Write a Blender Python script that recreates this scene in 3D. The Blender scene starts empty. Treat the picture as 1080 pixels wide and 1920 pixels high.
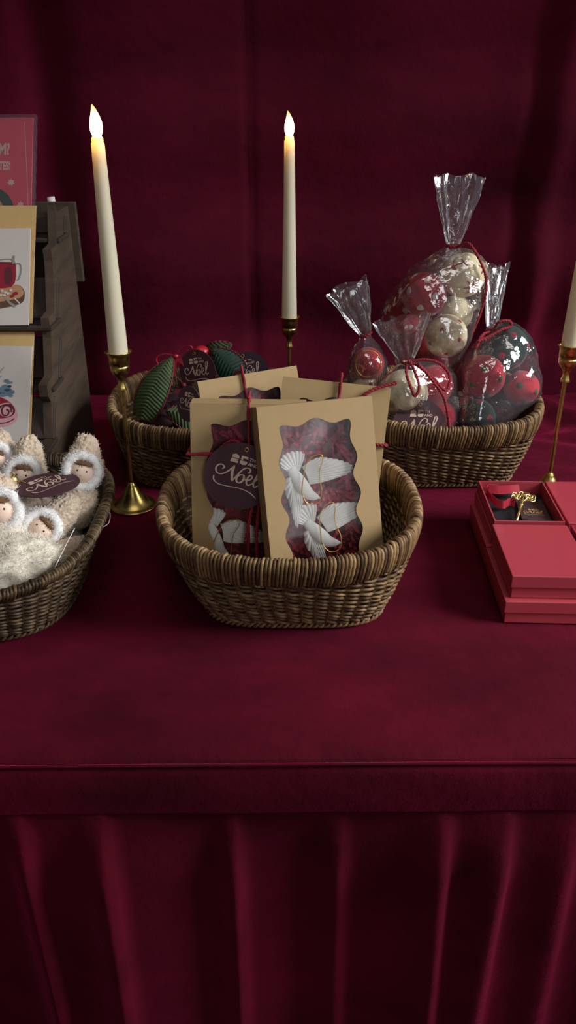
import bpy, bmesh, math, random
from mathutils import Vector, Matrix, Euler, noise
R = math.radians; PI = math.pi; TAU = 2 * PI
sc = bpy.context.scene; COL = sc.collection
rnd = random.Random(7)
H = .45; TH = R(27.6); FPX = 1536.0          # camera height over the table top, pitch, focal length in pixels

def at(u, v, z=None, Y=None):
    """the point of the table scene seen at pixel u, v, on the level z or at the distance Y"""
    a = (u - 540) / FPX; b = (960 - v) / FPX
    d = Vector((a, math.cos(TH) + b * math.sin(TH), -math.sin(TH) + b * math.cos(TH)))
    t = (z - H) / d.z if z is not None else Y / d.y
    return Vector((0, 0, H)) + d * t

# ------------------------------------------------------------------ mesh helpers
class MB:
    def __init__(s): s.v = []; s.f = []; s.m = []; s.s = []; s.t = []
    def add(s, vs, fs, mat=0, smooth=True, tone=.5, M=None):
        o = len(s.v)
        for p in vs:
            p = Vector(p); s.v.append(M @ p if M else p)
        s.t += list(tone) if isinstance(tone, (list, tuple)) else [tone] * len(vs)
        for f in fs: s.f.append([i + o for i in f]); s.m.append(mat); s.s.append(smooth)
        return s
    def build(s, name, mats, parent=None, M=None):
        me = bpy.data.meshes.new(name)
        me.from_pydata([tuple(p) for p in s.v], [], s.f)
        for m in (mats if isinstance(mats, (list, tuple)) else [mats]): me.materials.append(m)
        me.polygons.foreach_set('material_index', s.m); me.polygons.foreach_set('use_smooth', s.s)
        a = me.attributes.new('tone', 'FLOAT', 'POINT'); a.data.foreach_set('value', s.t)
        me.update()
        o = bpy.data.objects.new(name, me); COL.objects.link(o)
        if parent: o.parent = parent
        if M is not None: o.matrix_world = M
        return o
    # primitives
    def box(s, c, d, mat=0, M=None, bev=0.0, tone=.5):
        x, y, z = d[0] / 2, d[1] / 2, d[2] / 2; b = min(bev, x * .9, y * .9, z * .9)
        T = Matrix.Translation(c)
        if M: T = M @ T
        if b <= 0:
            vs = [(i, j, k) for i in (-x, x) for j in (-y, y) for k in (-z, z)]
            return s.add(vs, [(0, 1, 3, 2), (4, 6, 7, 5), (0, 4, 5, 1), (2, 3, 7, 6), (0, 2, 6, 4), (1, 5, 7, 3)], mat, False, tone, T)
        bm = bmesh.new(); bmesh.ops.create_cube(bm, size=1)
        for v in bm.verts: v.co = Vector((v.co.x * 2 * x, v.co.y * 2 * y, v.co.z * 2 * z))
        bmesh.ops.bevel(bm, geom=bm.edges[:], offset=b, segments=2, profile=.5, affect='EDGES')
        return s.bm(bm, mat, False, tone, T)
    def bm(s, bm, mat=0, smooth=True, tone=.5, M=None):
        bm.verts.index_update()
        s.add([v.co.copy() for v in bm.verts], [[v.index for v in f.verts] for f in bm.faces], mat, smooth, tone, M)
        bm.free(); return s
    def tube(s, pts, r, n=8, closed=False, mat=0, tone=.5, M=None, flat=1.0, cap=True, up=None):
        pts = [Vector(p) for p in pts]; N = len(pts); vs = []; prev = None
        for i in range(N):
            if closed: t = pts[(i + 1) % N] - pts[i - 1]
            else: t = pts[min(i + 1, N - 1)] - pts[max(i - 1, 0)]
            t = t.normalized() if t.length > 1e-9 else Vector((0, 0, 1))
            if prev is None:
                u = Vector(up) if up else (Vector((0, 0, 1)) if abs(t.z) < .9 else Vector((1, 0, 0)))
            else: u = prev
            u = (u - t * u.dot(t)); u = u.normalized() if u.length > 1e-6 else t.orthogonal().normalized()
            prev = u; w = t.cross(u)
            ri = r[i] if isinstance(r, (list, tuple)) else r
            for k in range(n):
                a = TAU * k / n; vs.append(pts[i] + u * (math.cos(a) * ri) + w * (math.sin(a) * ri * flat))
        fs = []
        for i in range(N if closed else N - 1):
            j = (i + 1) % N
            for k in range(n): fs.append((i * n + k, i * n + (k + 1) % n, j * n + (k + 1) % n, j * n + k))
        if not closed and cap: fs.append(list(range(n))[::-1]); fs.append([(N - 1) * n + k for k in range(n)])
        return s.add(vs, fs, mat, True, tone, M)
    def lathe(s, prof, n=40, mat=0, M=None, tone=.5):
        vs = []; fs = []; N = len(prof)
        for r, z in prof:
            for k in range(n):
                a = TAU * k / n; vs.append((max(r, 1e-5) * math.cos(a), max(r, 1e-5) * math.sin(a), z))
        for i in range(N - 1):
            for k in range(n): fs.append((i * n + k, i * n + (k + 1) % n, (i + 1) * n + (k + 1) % n, (i + 1) * n + k))
        return s.add(vs, fs, mat, True, tone, M)
    def ball(s, c, r, seg=24, ring=16, mat=0, M=None, fn=None, tone=.5):
        r = Vector((r, r, r)) if not hasattr(r, '__len__') else Vector(r); c = Vector(c); vs = []; fs = []
        for i in range(ring + 1):
            p = PI * i / ring
            for k in range(seg):
                a = TAU * k / seg; d = Vector((math.sin(p) * math.cos(a), math.sin(p) * math.sin(a), math.cos(p)))
                q = fn(d) if fn else 1.0
                vs.append(c + Vector((d.x * r.x, d.y * r.y, d.z * r.z)) * q if not isinstance(q, Vector) else c + q)
        for i in range(ring):
            for k in range(seg): fs.append((i * seg + k, (i + 1) * seg + k, (i + 1) * seg + (k + 1) % seg, i * seg + (k + 1) % seg))
        return s.add(vs, fs, mat, True, tone, M)
    def grid(s, fn, nu, nv, mat=0, smooth=True, M=None, tone=None, cu=False):
        vs = []; fs = []; ts = []
        for i in range(nu + (0 if cu else 1)):
            for j in range(nv + 1):
                vs.append(fn(i / nu, j / nv)); ts.append(tone(i / nu, j / nv) if tone else .5)
        L = nu if cu else nu + 1
        for i in range(nu):
            for j in range(nv):
                a = i * (nv + 1) + j; b = ((i + 1) % L) * (nv + 1) + j; fs.append((a, b, b + 1, a + 1))
        return s.add(vs, fs, mat, smooth, ts, M)
    def poly(s, pts, mat=0, th=0.0, M=None, z=0.0):
        """flat polygon (x, y) at height z, with thickness th"""
        n = len(pts); vs = [(p[0], p[1], z) for p in pts]; fs = [list(range(n))]
        if th:
            vs += [(p[0], p[1], z - th) for p in pts]; fs.append([n + i for i in range(n)][::-1])
            fs += [(i, i + n, (i + 1) % n + n, (i + 1) % n) for i in range(n)]
        return s.add(vs, fs, mat, False, .5, M)
    def stroke(s, pts, w, mat=0, M=None, z=0.0, closed=False, taper=False):
        """flat ribbon along a smooth curve in the x, y plane"""
        P = spline([Vector((p[0], p[1], 0)) for p in pts], 8, closed); N = len(P); vs = []; fs = []
        for i in range(N):
            t = (P[(i + 1) % N] - P[i - 1]) if closed else (P[min(i + 1, N - 1)] - P[max(i - 1, 0)])
            t = t.normalized() if t.length > 0 else Vector((1, 0, 0)); nn = Vector((-t.y, t.x, 0))
            ww = w * (.55 + .45 * abs(t.y) if taper else 1)
            if taper and (i < 3 or i > N - 4): ww *= .6
            vs += [P[i] + nn * ww + Vector((0, 0, z)), P[i] - nn * ww + Vector((0, 0, z))]
        for i in range(N if closed else N - 1):
            j = (i + 1) % N; fs.append((2 * i, 2 * i + 1, 2 * j + 1, 2 * j))
        return s.add(vs, fs, mat, False, .5, M)
    def fuzz(s, pts, mat=0, tone=.5, w=.00022, curl=.6, rg=None):
        """short curled wool fibres; pts = (root, direction, length)"""
        rg = rg or rnd
        for p, d, L in pts:
            d = (d + Vector((rg.gauss(0, curl), rg.gauss(0, curl), rg.gauss(0, curl))) * .7).normalized()
            e = (d + Vector((rg.gauss(0, curl), rg.gauss(0, curl), rg.gauss(0, curl)))).normalized()
            sd = d.orthogonal().normalized() * w
            a = p + d * L * .55; b = a + e * L * .5
            s.add([p - sd, p + sd, a + sd * .8, a - sd * .8, b], [(0, 1, 2, 3), (3, 2, 4)], mat, True, tone)

def spline(P, n=8, closed=False):
    P = [Vector(p) for p in P]; out = []; N = len(P)
    for i in range(N if closed else N - 1):
        g = (lambda k: P[k % N]) if closed else (lambda k: P[max(0, min(N - 1, k))])
        p0, p1, p2, p3 = g(i - 1), g(i), g(i + 1), g(i + 2)
        for j in range(n):
            t = j / n
            out.append(.5 * ((2 * p1) + (p2 - p0) * t + (2 * p0 - 5 * p1 + 4 * p2 - p3) * t * t + (3 * p1 - p0 - 3 * p2 + p3) * t ** 3))
    if not closed: out.append(P[-1].copy())
    return out

def TRS(loc, rot=(0, 0, 0), sca=1.0):
    return Matrix.Translation(loc) @ Euler(rot, 'XYZ').to_matrix().to_4x4() @ Matrix.Scale(sca, 4)
def frame(x, y, z, o=(0, 0, 0)):
    M = Matrix.Identity(4)
    for i, a in enumerate((x, y, z, o)):
        for k in range(3): M[k][i] = a[k]
    return M
def tag(o, label, cat, group=None, kind=None):
    if label: o['label'] = label
    if cat: o['category'] = cat
    if group: o['group'] = group
    if kind: o['kind'] = kind
    return o
def thing(name, label, cat, M=None, group=None):
    o = bpy.data.objects.new(name, None); COL.objects.link(o); o.empty_display_size = .02
    if M is not None: o.matrix_world = M
    return tag(o, label, cat, group)
def copy_tree(o, M, label, parent=None):
    c = o.copy(); COL.objects.link(c)
    if parent: c.parent = parent
    else: c.matrix_world = M; c['label'] = label
    for ch in [x for x in COL.objects if x.parent == o]: copy_tree(ch, None, None, c)
    return c
def text_mb(mb, txt, size, M, mat=0, sx=1.0, off=0.0):
    cu = bpy.data.curves.new('t', 'FONT'); cu.body = txt; cu.size = size; cu.offset = off; cu.resolution_u = 3
    ob = bpy.data.objects.new('t', cu); COL.objects.link(ob)
    dg = bpy.context.evaluated_depsgraph_get(); me = ob.evaluated_get(dg).to_mesh()
    mb.add([(v.co.x * sx, v.co.y, v.co.z) for v in me.vertices], [list(p.vertices) for p in me.polygons], mat, False, .5, M)
    bpy.data.objects.remove(ob); bpy.data.curves.remove(cu)

# ------------------------------------------------------------------ materials
def s2l(c): return tuple(((x / 255) / 12.92 if x / 255 <= .04045 else ((x / 255 + .055) / 1.055) ** 2.4) for x in c) + (1,)
class NT:
    def __init__(s, name):
        s.m = bpy.data.materials.new(name); s.m.use_nodes = True; s.t = s.m.node_tree; s.t.nodes.clear()
        s.out = s.n('ShaderNodeOutputMaterial')
    def n(s, typ, **kw):
        nd = s.t.nodes.new(typ)
        for k, v in kw.items():
            if k.startswith('i_'):
                key = k[2:].replace('_', ' ')
                nd.inputs[int(key) if key.isdigit() else key].default_value = v
            else: setattr(nd, k, v)
        return nd
    def l(s, a, b): s.t.links.new(a, b)
    def noise(s, scale, detail=3, rough=.6, coord='Object', stretch=None):
        tc = s.n('ShaderNodeTexCoord'); nz = s.n('ShaderNodeTexNoise', i_Scale=scale, i_Detail=detail, i_Roughness=rough)
        if stretch:
            mp = s.n('ShaderNodeMapping'); mp.inputs['Scale'].default_value = stretch
            s.l(tc.outputs[coord], mp.inputs[0]); s.l(mp.outputs[0], nz.inputs['Vector'])
        else: s.l(tc.outputs[coord], nz.inputs['Vector'])
        return nz
    def ramp(s, src, stops):
        r = s.n('ShaderNodeValToRGB'); e = r.color_ramp.elements
        while len(e) < len(stops): e.new(.5)
        for i, (p, c) in enumerate(stops): e[i].position = p; e[i].color = c
        s.l(src, r.inputs[0]); return r
    def bump(s, src, strength, dist=.001):
        b = s.n('ShaderNodeBump', i_Strength=strength, i_Distance=dist); s.l(src, b.inputs['Height']); return b
    def bsdf(s, **kw):
        b = s.n('ShaderNodeBsdfPrincipled')
        for k, v in kw.items(): b.inputs[k.replace('_', ' ')].default_value = v
        s.l(b.outputs[0], s.out.inputs[0]); return b

def plain(name, col, rough=.6, var=.12, scale=60, bump=.15, bscale=None, **kw):
    k = NT(name); b = k.bsdf(Roughness=rough, **kw); c = s2l(col) if max(col) > 1 else tuple(col) + (1,)
    nz = k.noise(scale, 3)
    r = k.ramp(nz.outputs['Fac'], [(.25, tuple(x * (1 - var) for x in c[:3]) + (1,)), (.75, tuple(min(1, x * (1 + var)) for x in c[:3]) + (1,))])
    k.l(r.outputs[0], b.inputs['Base Color'])
    if bump:
        n2 = k.noise(bscale or scale * 6, 3); k.l(k.bump(n2.outputs['Fac'], bump, .0006).outputs[0], b.inputs['Normal'])
    return k.m

def velvet(name, base, tint, sheen=.8, srough=.35, patch=7.0, stretch=None):
    k = NT(name); b = k.bsdf(Roughness=.85)
    b.inputs['Specular IOR Level'].default_value = .10
    b.inputs['Sheen Weight'].default_value = sheen; b.inputs['Sheen Roughness'].default_value = srough
    b.inputs['Sheen Tint'].default_value = tint
    nz = k.noise(patch, 5, .62, stretch=stretch)                    # crushed pile: patches brushed one way or the other
    r = k.ramp(nz.outputs['Fac'], [(.3, tuple(x * .5 for x in base) + (1,)), (.7, tuple(x * 1.5 for x in base) + (1,))])
    k.l(r.outputs[0], b.inputs['Base Color'])
    n2 = k.noise(900, 2); n3 = k.noise(28, 4)
    b1 = k.bump(n2.outputs['Fac'], .35, .0006); b2 = k.bump(n3.outputs['Fac'], .35, .006)
    k.l(b1.outputs[0], b2.inputs['Normal']); k.l(b2.outputs[0], b.inputs['Normal'])
    return k.m

def wicker(name, g=1.0):
    k = NT(name); b = k.bsdf(Roughness=.5); b.inputs['Specular IOR Level'].default_value = .35
    at_ = k.n('ShaderNodeAttribute', attribute_name='tone'); nz = k.noise(140, 4, .7)
    mx = k.n('ShaderNodeMath', operation='MULTIPLY_ADD'); mx.inputs[1].default_value = .55; k.l(nz.outputs['Fac'], mx.inputs[0])
    m2 = k.n('ShaderNodeMath', operation='MULTIPLY'); m2.inputs[1].default_value = .6; k.l(at_.outputs['Fac'], m2.inputs[0]); k.l(m2.outputs[0], mx.inputs[2])
    r = k.ramp(mx.outputs[0], [(.18, s2l((50 * g, 34 * g, 22 * g))), (.45, s2l((104 * g, 76 * g, 48 * g))), (.68, s2l((150 * g, 116 * g, 76 * g))), (.95, s2l((196 * g, 160 * g, 108 * g)))])
    k.l(r.outputs[0], b.inputs['Base Color'])
    k.l(k.bump(nz.outputs['Fac'], .4, .0008).outputs[0], b.inputs['Normal']); return k.m

def film(name, base=.05, gain=.95, rough=.06, wr=.5, wscale=70, tint=(1, 1, 1, 1), haze=0.0):
    k = NT(name); tr = k.n('ShaderNodeBsdfTransparent'); tr.inputs[0].default_value = tint
    gl = k.n('ShaderNodeBsdfGlossy'); gl.inputs['Roughness'].default_value = rough; gl.inputs[0].default_value = (1, 1, 1, 1)
    fr = k.n('ShaderNodeFresnel', i_IOR=1.45)
    nz = k.noise(wscale, 4, .6); vo = k.n('ShaderNodeTexVoronoi', feature='DISTANCE_TO_EDGE', i_Scale=wscale * .6)
    tc = k.n('ShaderNodeTexCoord'); k.l(tc.outputs['Object'], vo.inputs['Vector'])
    ad = k.n('ShaderNodeMath', operation='ADD'); k.l(nz.outputs['Fac'], ad.inputs[0]); k.l(vo.outputs['Distance'], ad.inputs[1])
    bp = k.bump(ad.outputs[0], wr, .004)
    k.l(bp.outputs[0], gl.inputs['Normal']); k.l(bp.outputs[0], fr.inputs['Normal'])
    ma = k.n('ShaderNodeMath', operation='MULTIPLY_ADD', use_clamp=True); ma.inputs[1].default_value = gain; ma.inputs[2].default_value = base
    k.l(fr.outputs[0], ma.inputs[0])
    mx = k.n('ShaderNodeMixShader'); k.l(ma.outputs[0], mx.inputs[0]); k.l(tr.outputs[0], mx.inputs[1]); k.l(gl.outputs[0], mx.inputs[2])
    df = k.n('ShaderNodeBsdfDiffuse'); df.inputs[0].default_value = (.85, .84, .90, 1); m2 = k.n('ShaderNodeMixShader', i_0=haze)
    k.l(mx.outputs[0], m2.inputs[1]); k.l(df.outputs[0], m2.inputs[2])
    k.l(m2.outputs[0] if haze else mx.outputs[0], k.out.inputs[0]); return k.m

def metal(name, col, rough=.25):
    k = NT(name); b = k.bsdf(Metallic=1.0, Roughness=rough); b.inputs['Base Color'].default_value = s2l(col)
    nz = k.noise(80, 4); r = k.ramp(nz.outputs['Fac'], [(.3, (rough * .7,) * 3 + (1,)), (.7, (rough * 1.4,) * 3 + (1,))]); k.l(r.outputs[0], b.inputs['Roughness'])
    return k.m

def felt(name, col, dots=None, scale=55, thr=.28):
    """felted wool, dots scattered by a cell texture in the ball's own space"""
    k = NT(name); b = k.bsdf(Roughness=.95); b.inputs['Specular IOR Level'].default_value = .15
    b.inputs['Sheen Weight'].default_value = .3
    nz = k.noise(150, 4); c = s2l(col)
    r = k.ramp(nz.outputs['Fac'], [(.3, tuple(x * .82 for x in c[:3]) + (1,)), (.7, tuple(min(1, x * 1.1) for x in c[:3]) + (1,))])
    col_out = r.outputs[0]
    if dots:
        tc = k.n('ShaderNodeTexCoord'); vo = k.n('ShaderNodeTexVoronoi', i_Scale=scale, i_Randomness=.45); k.l(tc.outputs['Object'], vo.inputs['Vector'])
        lt = k.n('ShaderNodeMath', operation='LESS_THAN'); lt.inputs[1].default_value = thr; k.l(vo.outputs['Distance'], lt.inputs[0])
        mx = k.n('ShaderNodeMix', data_type='RGBA'); mx.inputs['B'].default_value = s2l(dots); k.l(lt.outputs[0], mx.inputs[0]); k.l(col_out, mx.inputs['A'])
        col_out = mx.outputs['Result']
    k.l(col_out, b.inputs['Base Color']); n2 = k.noise(420, 3); k.l(k.bump(n2.outputs['Fac'], .6, .0008).outputs[0], b.inputs['Normal'])
    return k.m

def emis(name, col, st):
    k = NT(name); e = k.n('ShaderNodeEmission'); e.inputs[0].default_value = col; e.inputs[1].default_value = st; k.l(e.outputs[0], k.out.inputs[0]); return k.m
def wax_shell(name):
    k = NT(name); c = s2l((226, 217, 190)); d = k.n('ShaderNodeBsdfPrincipled'); d.inputs['Base Color'].default_value = c; d.inputs['Roughness'].default_value = .45
    t = k.n('ShaderNodeBsdfTranslucent'); t.inputs[0].default_value = s2l((250, 225, 170))
    nz = k.noise(30, 3); k.l(k.bump(nz.outputs['Fac'], .08, .002).outputs[0], d.inputs['Normal'])
    mx = k.n('ShaderNodeMixShader', i_0=.2); k.l(d.outputs[0], mx.inputs[1]); k.l(t.outputs[0], mx.inputs[2]); k.l(mx.outputs[0], k.out.inputs[0]); return k.m
def wood(name, a, b_):
    k = NT(name); b = k.bsdf(Roughness=.7); nz = k.noise(9, 6, .7, stretch=(8, 1, 8))
    r = k.ramp(nz.outputs['Fac'], [(.3, s2l(a)), (.7, s2l(b_))]); k.l(r.outputs[0], b.inputs['Base Color']); k.l(k.bump(nz.outputs['Fac'], .25, .001).outputs[0], b.inputs['Normal']); return k.m

M = {}
M['curtain'] = velvet('curtain velvet', (.088, .0036, .0155), (.9, .06, .2, 1), .55, .35, 4.0, (.55, 1, 1.5))
M['cloth'] = velvet('tablecloth velvet', (.074, .0018, .0090), (.9, .05, .2, 1), .55, .35, 6, (.7, 1.2, 1))
M['wicker'] = wicker('brown wicker', .84); M['wicker_dark'] = wicker('dark brown wicker', .56)
M['kraft'] = plain('kraft board', (166, 138, 94), .75, .04, 90, .06)
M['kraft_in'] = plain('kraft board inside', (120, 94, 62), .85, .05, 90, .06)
M['window'] = film('clear window film', .05, .7, .22, .25, 14)
M['cello'] = film('cellophane', .11, 1.0, .06, .6, 36, haze=.032)
M['sleeve'] = film('card sleeve film', .07, .9, .12, .3, 40, haze=.03)
M['twine'] = plain('red cotton cord', (134, 28, 40), .85, .25, 400, .5, 900)
M['maroon'] = plain('maroon card', (72, 40, 48), .7, .05, 60, .05)
M['navy'] = plain('dark plum card', (50, 30, 48), .7, .05, 60, .05)
M['rosegold'] = plain('rose gold print', (222, 192, 170), .45, .05, 60, 0)
M['goldprint'] = plain('gold print', (205, 165, 105), .45, .05, 60, 0)
M['white_res'] = plain('white resin', (246, 244, 236), .55, .03, 60, .05)
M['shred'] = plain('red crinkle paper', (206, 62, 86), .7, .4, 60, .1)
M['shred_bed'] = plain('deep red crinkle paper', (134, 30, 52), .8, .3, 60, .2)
M['goldcord'] = metal('gold cord', (214, 170, 84), .4)
M['brass'] = metal('brass', (204, 178, 104), .3)
M['gold'] = metal('gold', (236, 212, 138), .34)
M['wax'] = wax_shell('ivory candle shell')
def flame_mat(name):
    k = NT(name); tc = k.n('ShaderNodeTexCoord'); sp = k.n('ShaderNodeSeparateXYZ'); k.l(tc.outputs['Generated'], sp.inputs[0])
    r = k.ramp(sp.outputs['Z'], [(0, (1, .80, .42, 1)), (.55, (1, .80, .42, 1)), (.82, (.55, .30, .08, 1)), (1, (.09, .03, .01, 1))])
    e = k.n('ShaderNodeEmission'); e.inputs[1].default_value = 9; k.l(r.outputs[0], e.inputs[0]); k.l(e.outputs[0], k.out.inputs[0]); return k.m
M['flame'] = flame_mat('flame bulb glow')
M['skin'] = plain('pale wooden face', (236, 208, 186), .6, .03, 60, .02)
M['blush'] = plain('pink blush', (226, 170, 152), .7, .03, 60, 0)
M['fleece'] = plain('cream fleece', (232, 208, 182), .95, .1, 120, .5, 300)
def boucle(name, col):
    k = NT(name); b = k.bsdf(Roughness=.95); b.inputs['Sheen Weight'].default_value = .3; b.inputs['Specular IOR Level'].default_value = .1
    tc = k.n('ShaderNodeTexCoord'); vo = k.n('ShaderNodeTexVoronoi', feature='SMOOTH_F1', i_Scale=330); k.l(tc.outputs['Object'], vo.inputs['Vector'])
    c = s2l(col); r = k.ramp(vo.outputs['Distance'], [(.1, c), (.75, tuple(x * .78 for x in c[:3]) + (1,))]); k.l(r.outputs[0], b.inputs['Base Color'])
    bp = k.bump(vo.outputs['Distance'], .9, .0022); bp.invert = True; k.l(bp.outputs[0], b.inputs['Normal']); return k.m
M['fleece'] = boucle('cream boucle fleece', (222, 200, 174))
M['fluff'] = plain('white wool', (238, 236, 232), .95, .05, 120, .4, 300)
M['wool'] = plain('raw wool', (226, 217, 200), .95, .1, 120, .4, 300)
M['hair'] = plain('brown wool hair', (120, 88, 58), .9, .25, 300, .5)
M['black'] = plain('black bead', (14, 12, 12), .3, 0, 60, 0)
M['silver'] = plain('white elastic string', (214, 210, 204), .5, .05, 60, 0)
M['redbox'] = plain('red matte box paper', (172, 61, 72), .34, .03, 50, .08, 260)
M['redbox_in'] = plain('deep red box lining', (150, 30, 44), .65, .04, 50, .05)
M['redrim'] = plain('worn red box edge', (206, 96, 100), .55, .05, 50, .05)
M['blackfoam'] = plain('black foam insert', (12, 11, 13), .9, .1, 60, .3)
M['ribbon'] = plain('red satin ribbon', (158, 30, 48), .35, .08, 60, .05)
M['browncard'] = plain('dark brown card', (66, 40, 40), .7, .05, 60, .05)
M['rack'] = wood('weathered brown wood', (56, 44, 35), (84, 67, 51))
M['rack_dark'] = wood('dark brown wood', (42, 33, 27), (66, 52, 41))
M['envelope'] = plain('kraft envelope paper', (194, 160, 104), .8, .04, 80, .06)
M['card'] = plain('white card stock', (196, 188, 180), .75, .02, 80, .04)
M['redcard'] = plain('red printed card', (224, 84, 104), .6, .03, 80, .03)
M['pinkprint'] = plain('pale pink print', (236, 200, 196), .65, .03, 80, 0)
M['greenprint'] = plain('dark green print', (38, 78, 62), .65, .05, 80, 0)
M['peachprint'] = plain('peach print', (226, 150, 122), .65, .05, 80, 0)
M['wine'] = plain('red wine print', (140, 16, 40), .65, .15, 200, 0)
M['winedark'] = plain('dark wine print', (84, 30, 38), .65, .1, 200, 0)
M['pencil'] = plain('grey pencil print', (136, 132, 126), .65, .1, 200, 0)
M['slice'] = plain('wood slice print', (176, 130, 92), .65, .15, 200, 0)
M['bark'] = plain('bark print', (92, 62, 44), .65, .2, 200, 0)
M['leafprint'] = plain('grey blue leaf print', (98, 120, 136), .65, .2, 200, 0)
M['leafdark'] = plain('teal leaf print', (44, 70, 82), .65, .2, 200, 0)
M['rollpink'] = plain('pink icing print', (206, 150, 156), .65, .1, 200, 0)
M['green'] = plain('green ribbed fabric', (56, 72, 36), .75, .5, 90, .3)
M['darkgreen'] = plain('dark green fabric', (22, 52, 38), .7, .2, 80, .3)
M['darkred'] = plain('dark red fabric', (96, 12, 30), .6, .2, 80, .2)
M['berry'] = plain('red bead', (176, 28, 40), .35, .1, 60, 0)
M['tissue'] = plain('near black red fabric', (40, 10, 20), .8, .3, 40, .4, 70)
M['hatch'] = felt('cream felt', (240, 228, 190))
M['white_dot'] = felt('cream felt with red dots', (240, 226, 186))
M['red_dot'] = felt('red felt with white dots', (196, 34, 46))
M['red_green'] = felt('red felt with green dots', (204, 48, 62))
M['red_plain'] = felt('red felt', (176, 26, 42))
M['green_dot'] = felt('dark green felt with red dots', (34, 62, 52))
M['pale_felt'] = felt('pale felt', (240, 230, 222)); M['moss_felt'] = felt('moss green felt', (82, 98, 54))
M['starred'] = felt('red felt star', (176, 34, 44))
M['floor'] = wood('dark floor boards', (48, 36, 30), (66, 50, 40))

# ------------------------------------------------------------------ setting: floor, curtain, tablecloth
mb = MB(); mb.box((0, .6, -.76), (4, 4, .02)); tag(mb.build('floor', M['floor']), 'dark wooden floor under the velvet-covered table', 'floor', kind='structure')
mb = MB(); mb.box((0, 1.55, .4), (4, .05, 2.3)); tag(mb.build('wall_back', M['floor']), 'dark wall behind the velvet curtain', 'wall', kind='structure')

def curtain_pt(u, v):
    x = -1.25 + 2.5 * u; z = -.74 + 2.34 * v
    y = 1.315
    y += .010 * math.sin(x * 7.3 + .6) + .006 * math.sin(x * 17 + 2 + z * .8)
    y += .0085 * math.sin((z - .04) * TAU / .2) * (.8 + .3 * math.sin(x * 3 + 1)) + .004 * math.sin(z * 21 + x * 2)
    y += .006 * noise.noise(Vector((x * 2.5, z * 2.5, 3)))
    y -= .034 * math.exp(-((x - .376 - .05 * (z - .1)) / .021) ** 2) * (1 if z < .12 else .35 + .65 * math.exp(-((z - .12) / .09) ** 2))
    y += .007 * math.exp(-((x - .343 - .03 * z) / .012) ** 2)
    y += .012 * math.exp(-((x + .055 + .01 * z) / .006) ** 2) * .5
    y += .02 * math.exp(-((x + .345) / .03) ** 2)
    return Vector((x, y, z))
mb = MB(); mb.grid(curtain_pt, 260, 200)
o = mb.build('velvet_curtain', M['curtain']); so = o.modifiers.new('thickness', 'SOLIDIFY'); so.thickness = .004; so.offset = 1
tag(o, 'dark crimson velvet curtain hanging behind the display table', 'curtain')

FY = .459; BY = 1.275; XW = 1.05
def front_y(x): return FY + .004 * math.sin(x * 3.1 + .4) - .012 * max(0, x - .2)
def top_pt(u, v):
    x = -XW + 2 * XW * u; y0 = front_y(x) + .004; y = y0 + (BY - y0) * v ** 1.15
    z = .0012 * noise.noise(Vector((x * 9, y * 9, 1))) * min(1, 4 * v) - .0005
    w = max(0, min(1, (x - .26) / .12)) * max(0, min(1, (y - .96) / .1))
    z += w * (.012 * abs(noise.noise(Vector((x * 11 + y * 6, y * 16, 5)))) + .02 * math.exp(-((y - 1.2 + (x - .38) * .9) / .03) ** 2))
    e = max(0, 1 - (y - y0) / .006); z -= .004 * e * e
    return Vector((x, y, z - .001))
cloth = thing('tablecloth', 'crimson velvet cloth covering the whole table, pleated down its front', 'tablecloth', Matrix.Translation((0, .8, 0)))
def local(p, o=Vector((0, .8, 0))): return p - o
mb = MB(); mb.grid(lambda u, v: local(top_pt(u, v)), 220, 120); mb.build('cloth_top', M['cloth'], cloth)
def band_pt(u, v):
    x = -XW + 2 * XW * u; y = front_y(x) + .004 - .004 * min(1, v * 8) - .003 * math.sin(v * PI); z = -.005 - .052 * v
    w = max(0, (x - .16) / .2); y += .006 * w * math.sin(18 * x + 30 * z) * min(1, w)
    y += .0015 * noise.noise(Vector((x * 12, z * 30, 2)))
    return local(Vector((x, y, z)))
mb = MB(); mb.grid(band_pt, 240, 14); mb.build('cloth_band', M['cloth'], cloth)
PLEATS = [-.74, -.62, -.5, -.40, -.305, -.212, -.1465, -.0415, .042, .125, .175, .23, .31, .40, .5, .6, .72]
pr = random.Random(3); PL = [(p, pr.uniform(.012, .024), pr.uniform(.010, .018), pr.uniform(-.018, .018)) for p in PLEATS]
def skirt_pt(u, v):
    x = -XW + 2 * XW * u; z = -.052 - .696 * v; y = front_y(x) + .006
    g = min(1, v * 9 + .12)
    for p, w, a, dr in PL:
        q = (x - p - dr * v) / w
        if abs(q) < 4: y -= a * g * (1.0 if q < 0 else 1.0) * math.exp(-(q * (.8 if q < 0 else 3.2)) ** 2)
    y += .006 * g * math.sin(x * 23 + 1.3) + .004 * noise.noise(Vector((x * 6, z * 3, 8)))
    return local(Vector((x, y, z)))
mb = MB(); mb.grid(skirt_pt, 420, 40); mb.build('pleated_skirt', M['cloth'], cloth)
mb = MB(); mb.tube([local(Vector((x, front_y(x) - .0002, -.0062))) for x in [-XW + 2 * XW * i / 80 for i in range(81)]], .0013, 6); mb.build('edge_piping', M['cloth'], cloth)
for sx in (-1, 1):
    mb = MB(); mb.grid(lambda u, v: local(Vector((sx * (XW + .008 * math.sin(u * 40) * v), front_y(sx * XW) + .004 + (BY - front_y(sx * XW) - .004) * u, -.004 - .744 * v))), 60, 12)
    mb.build('side_drop', M['cloth'], cloth)

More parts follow.
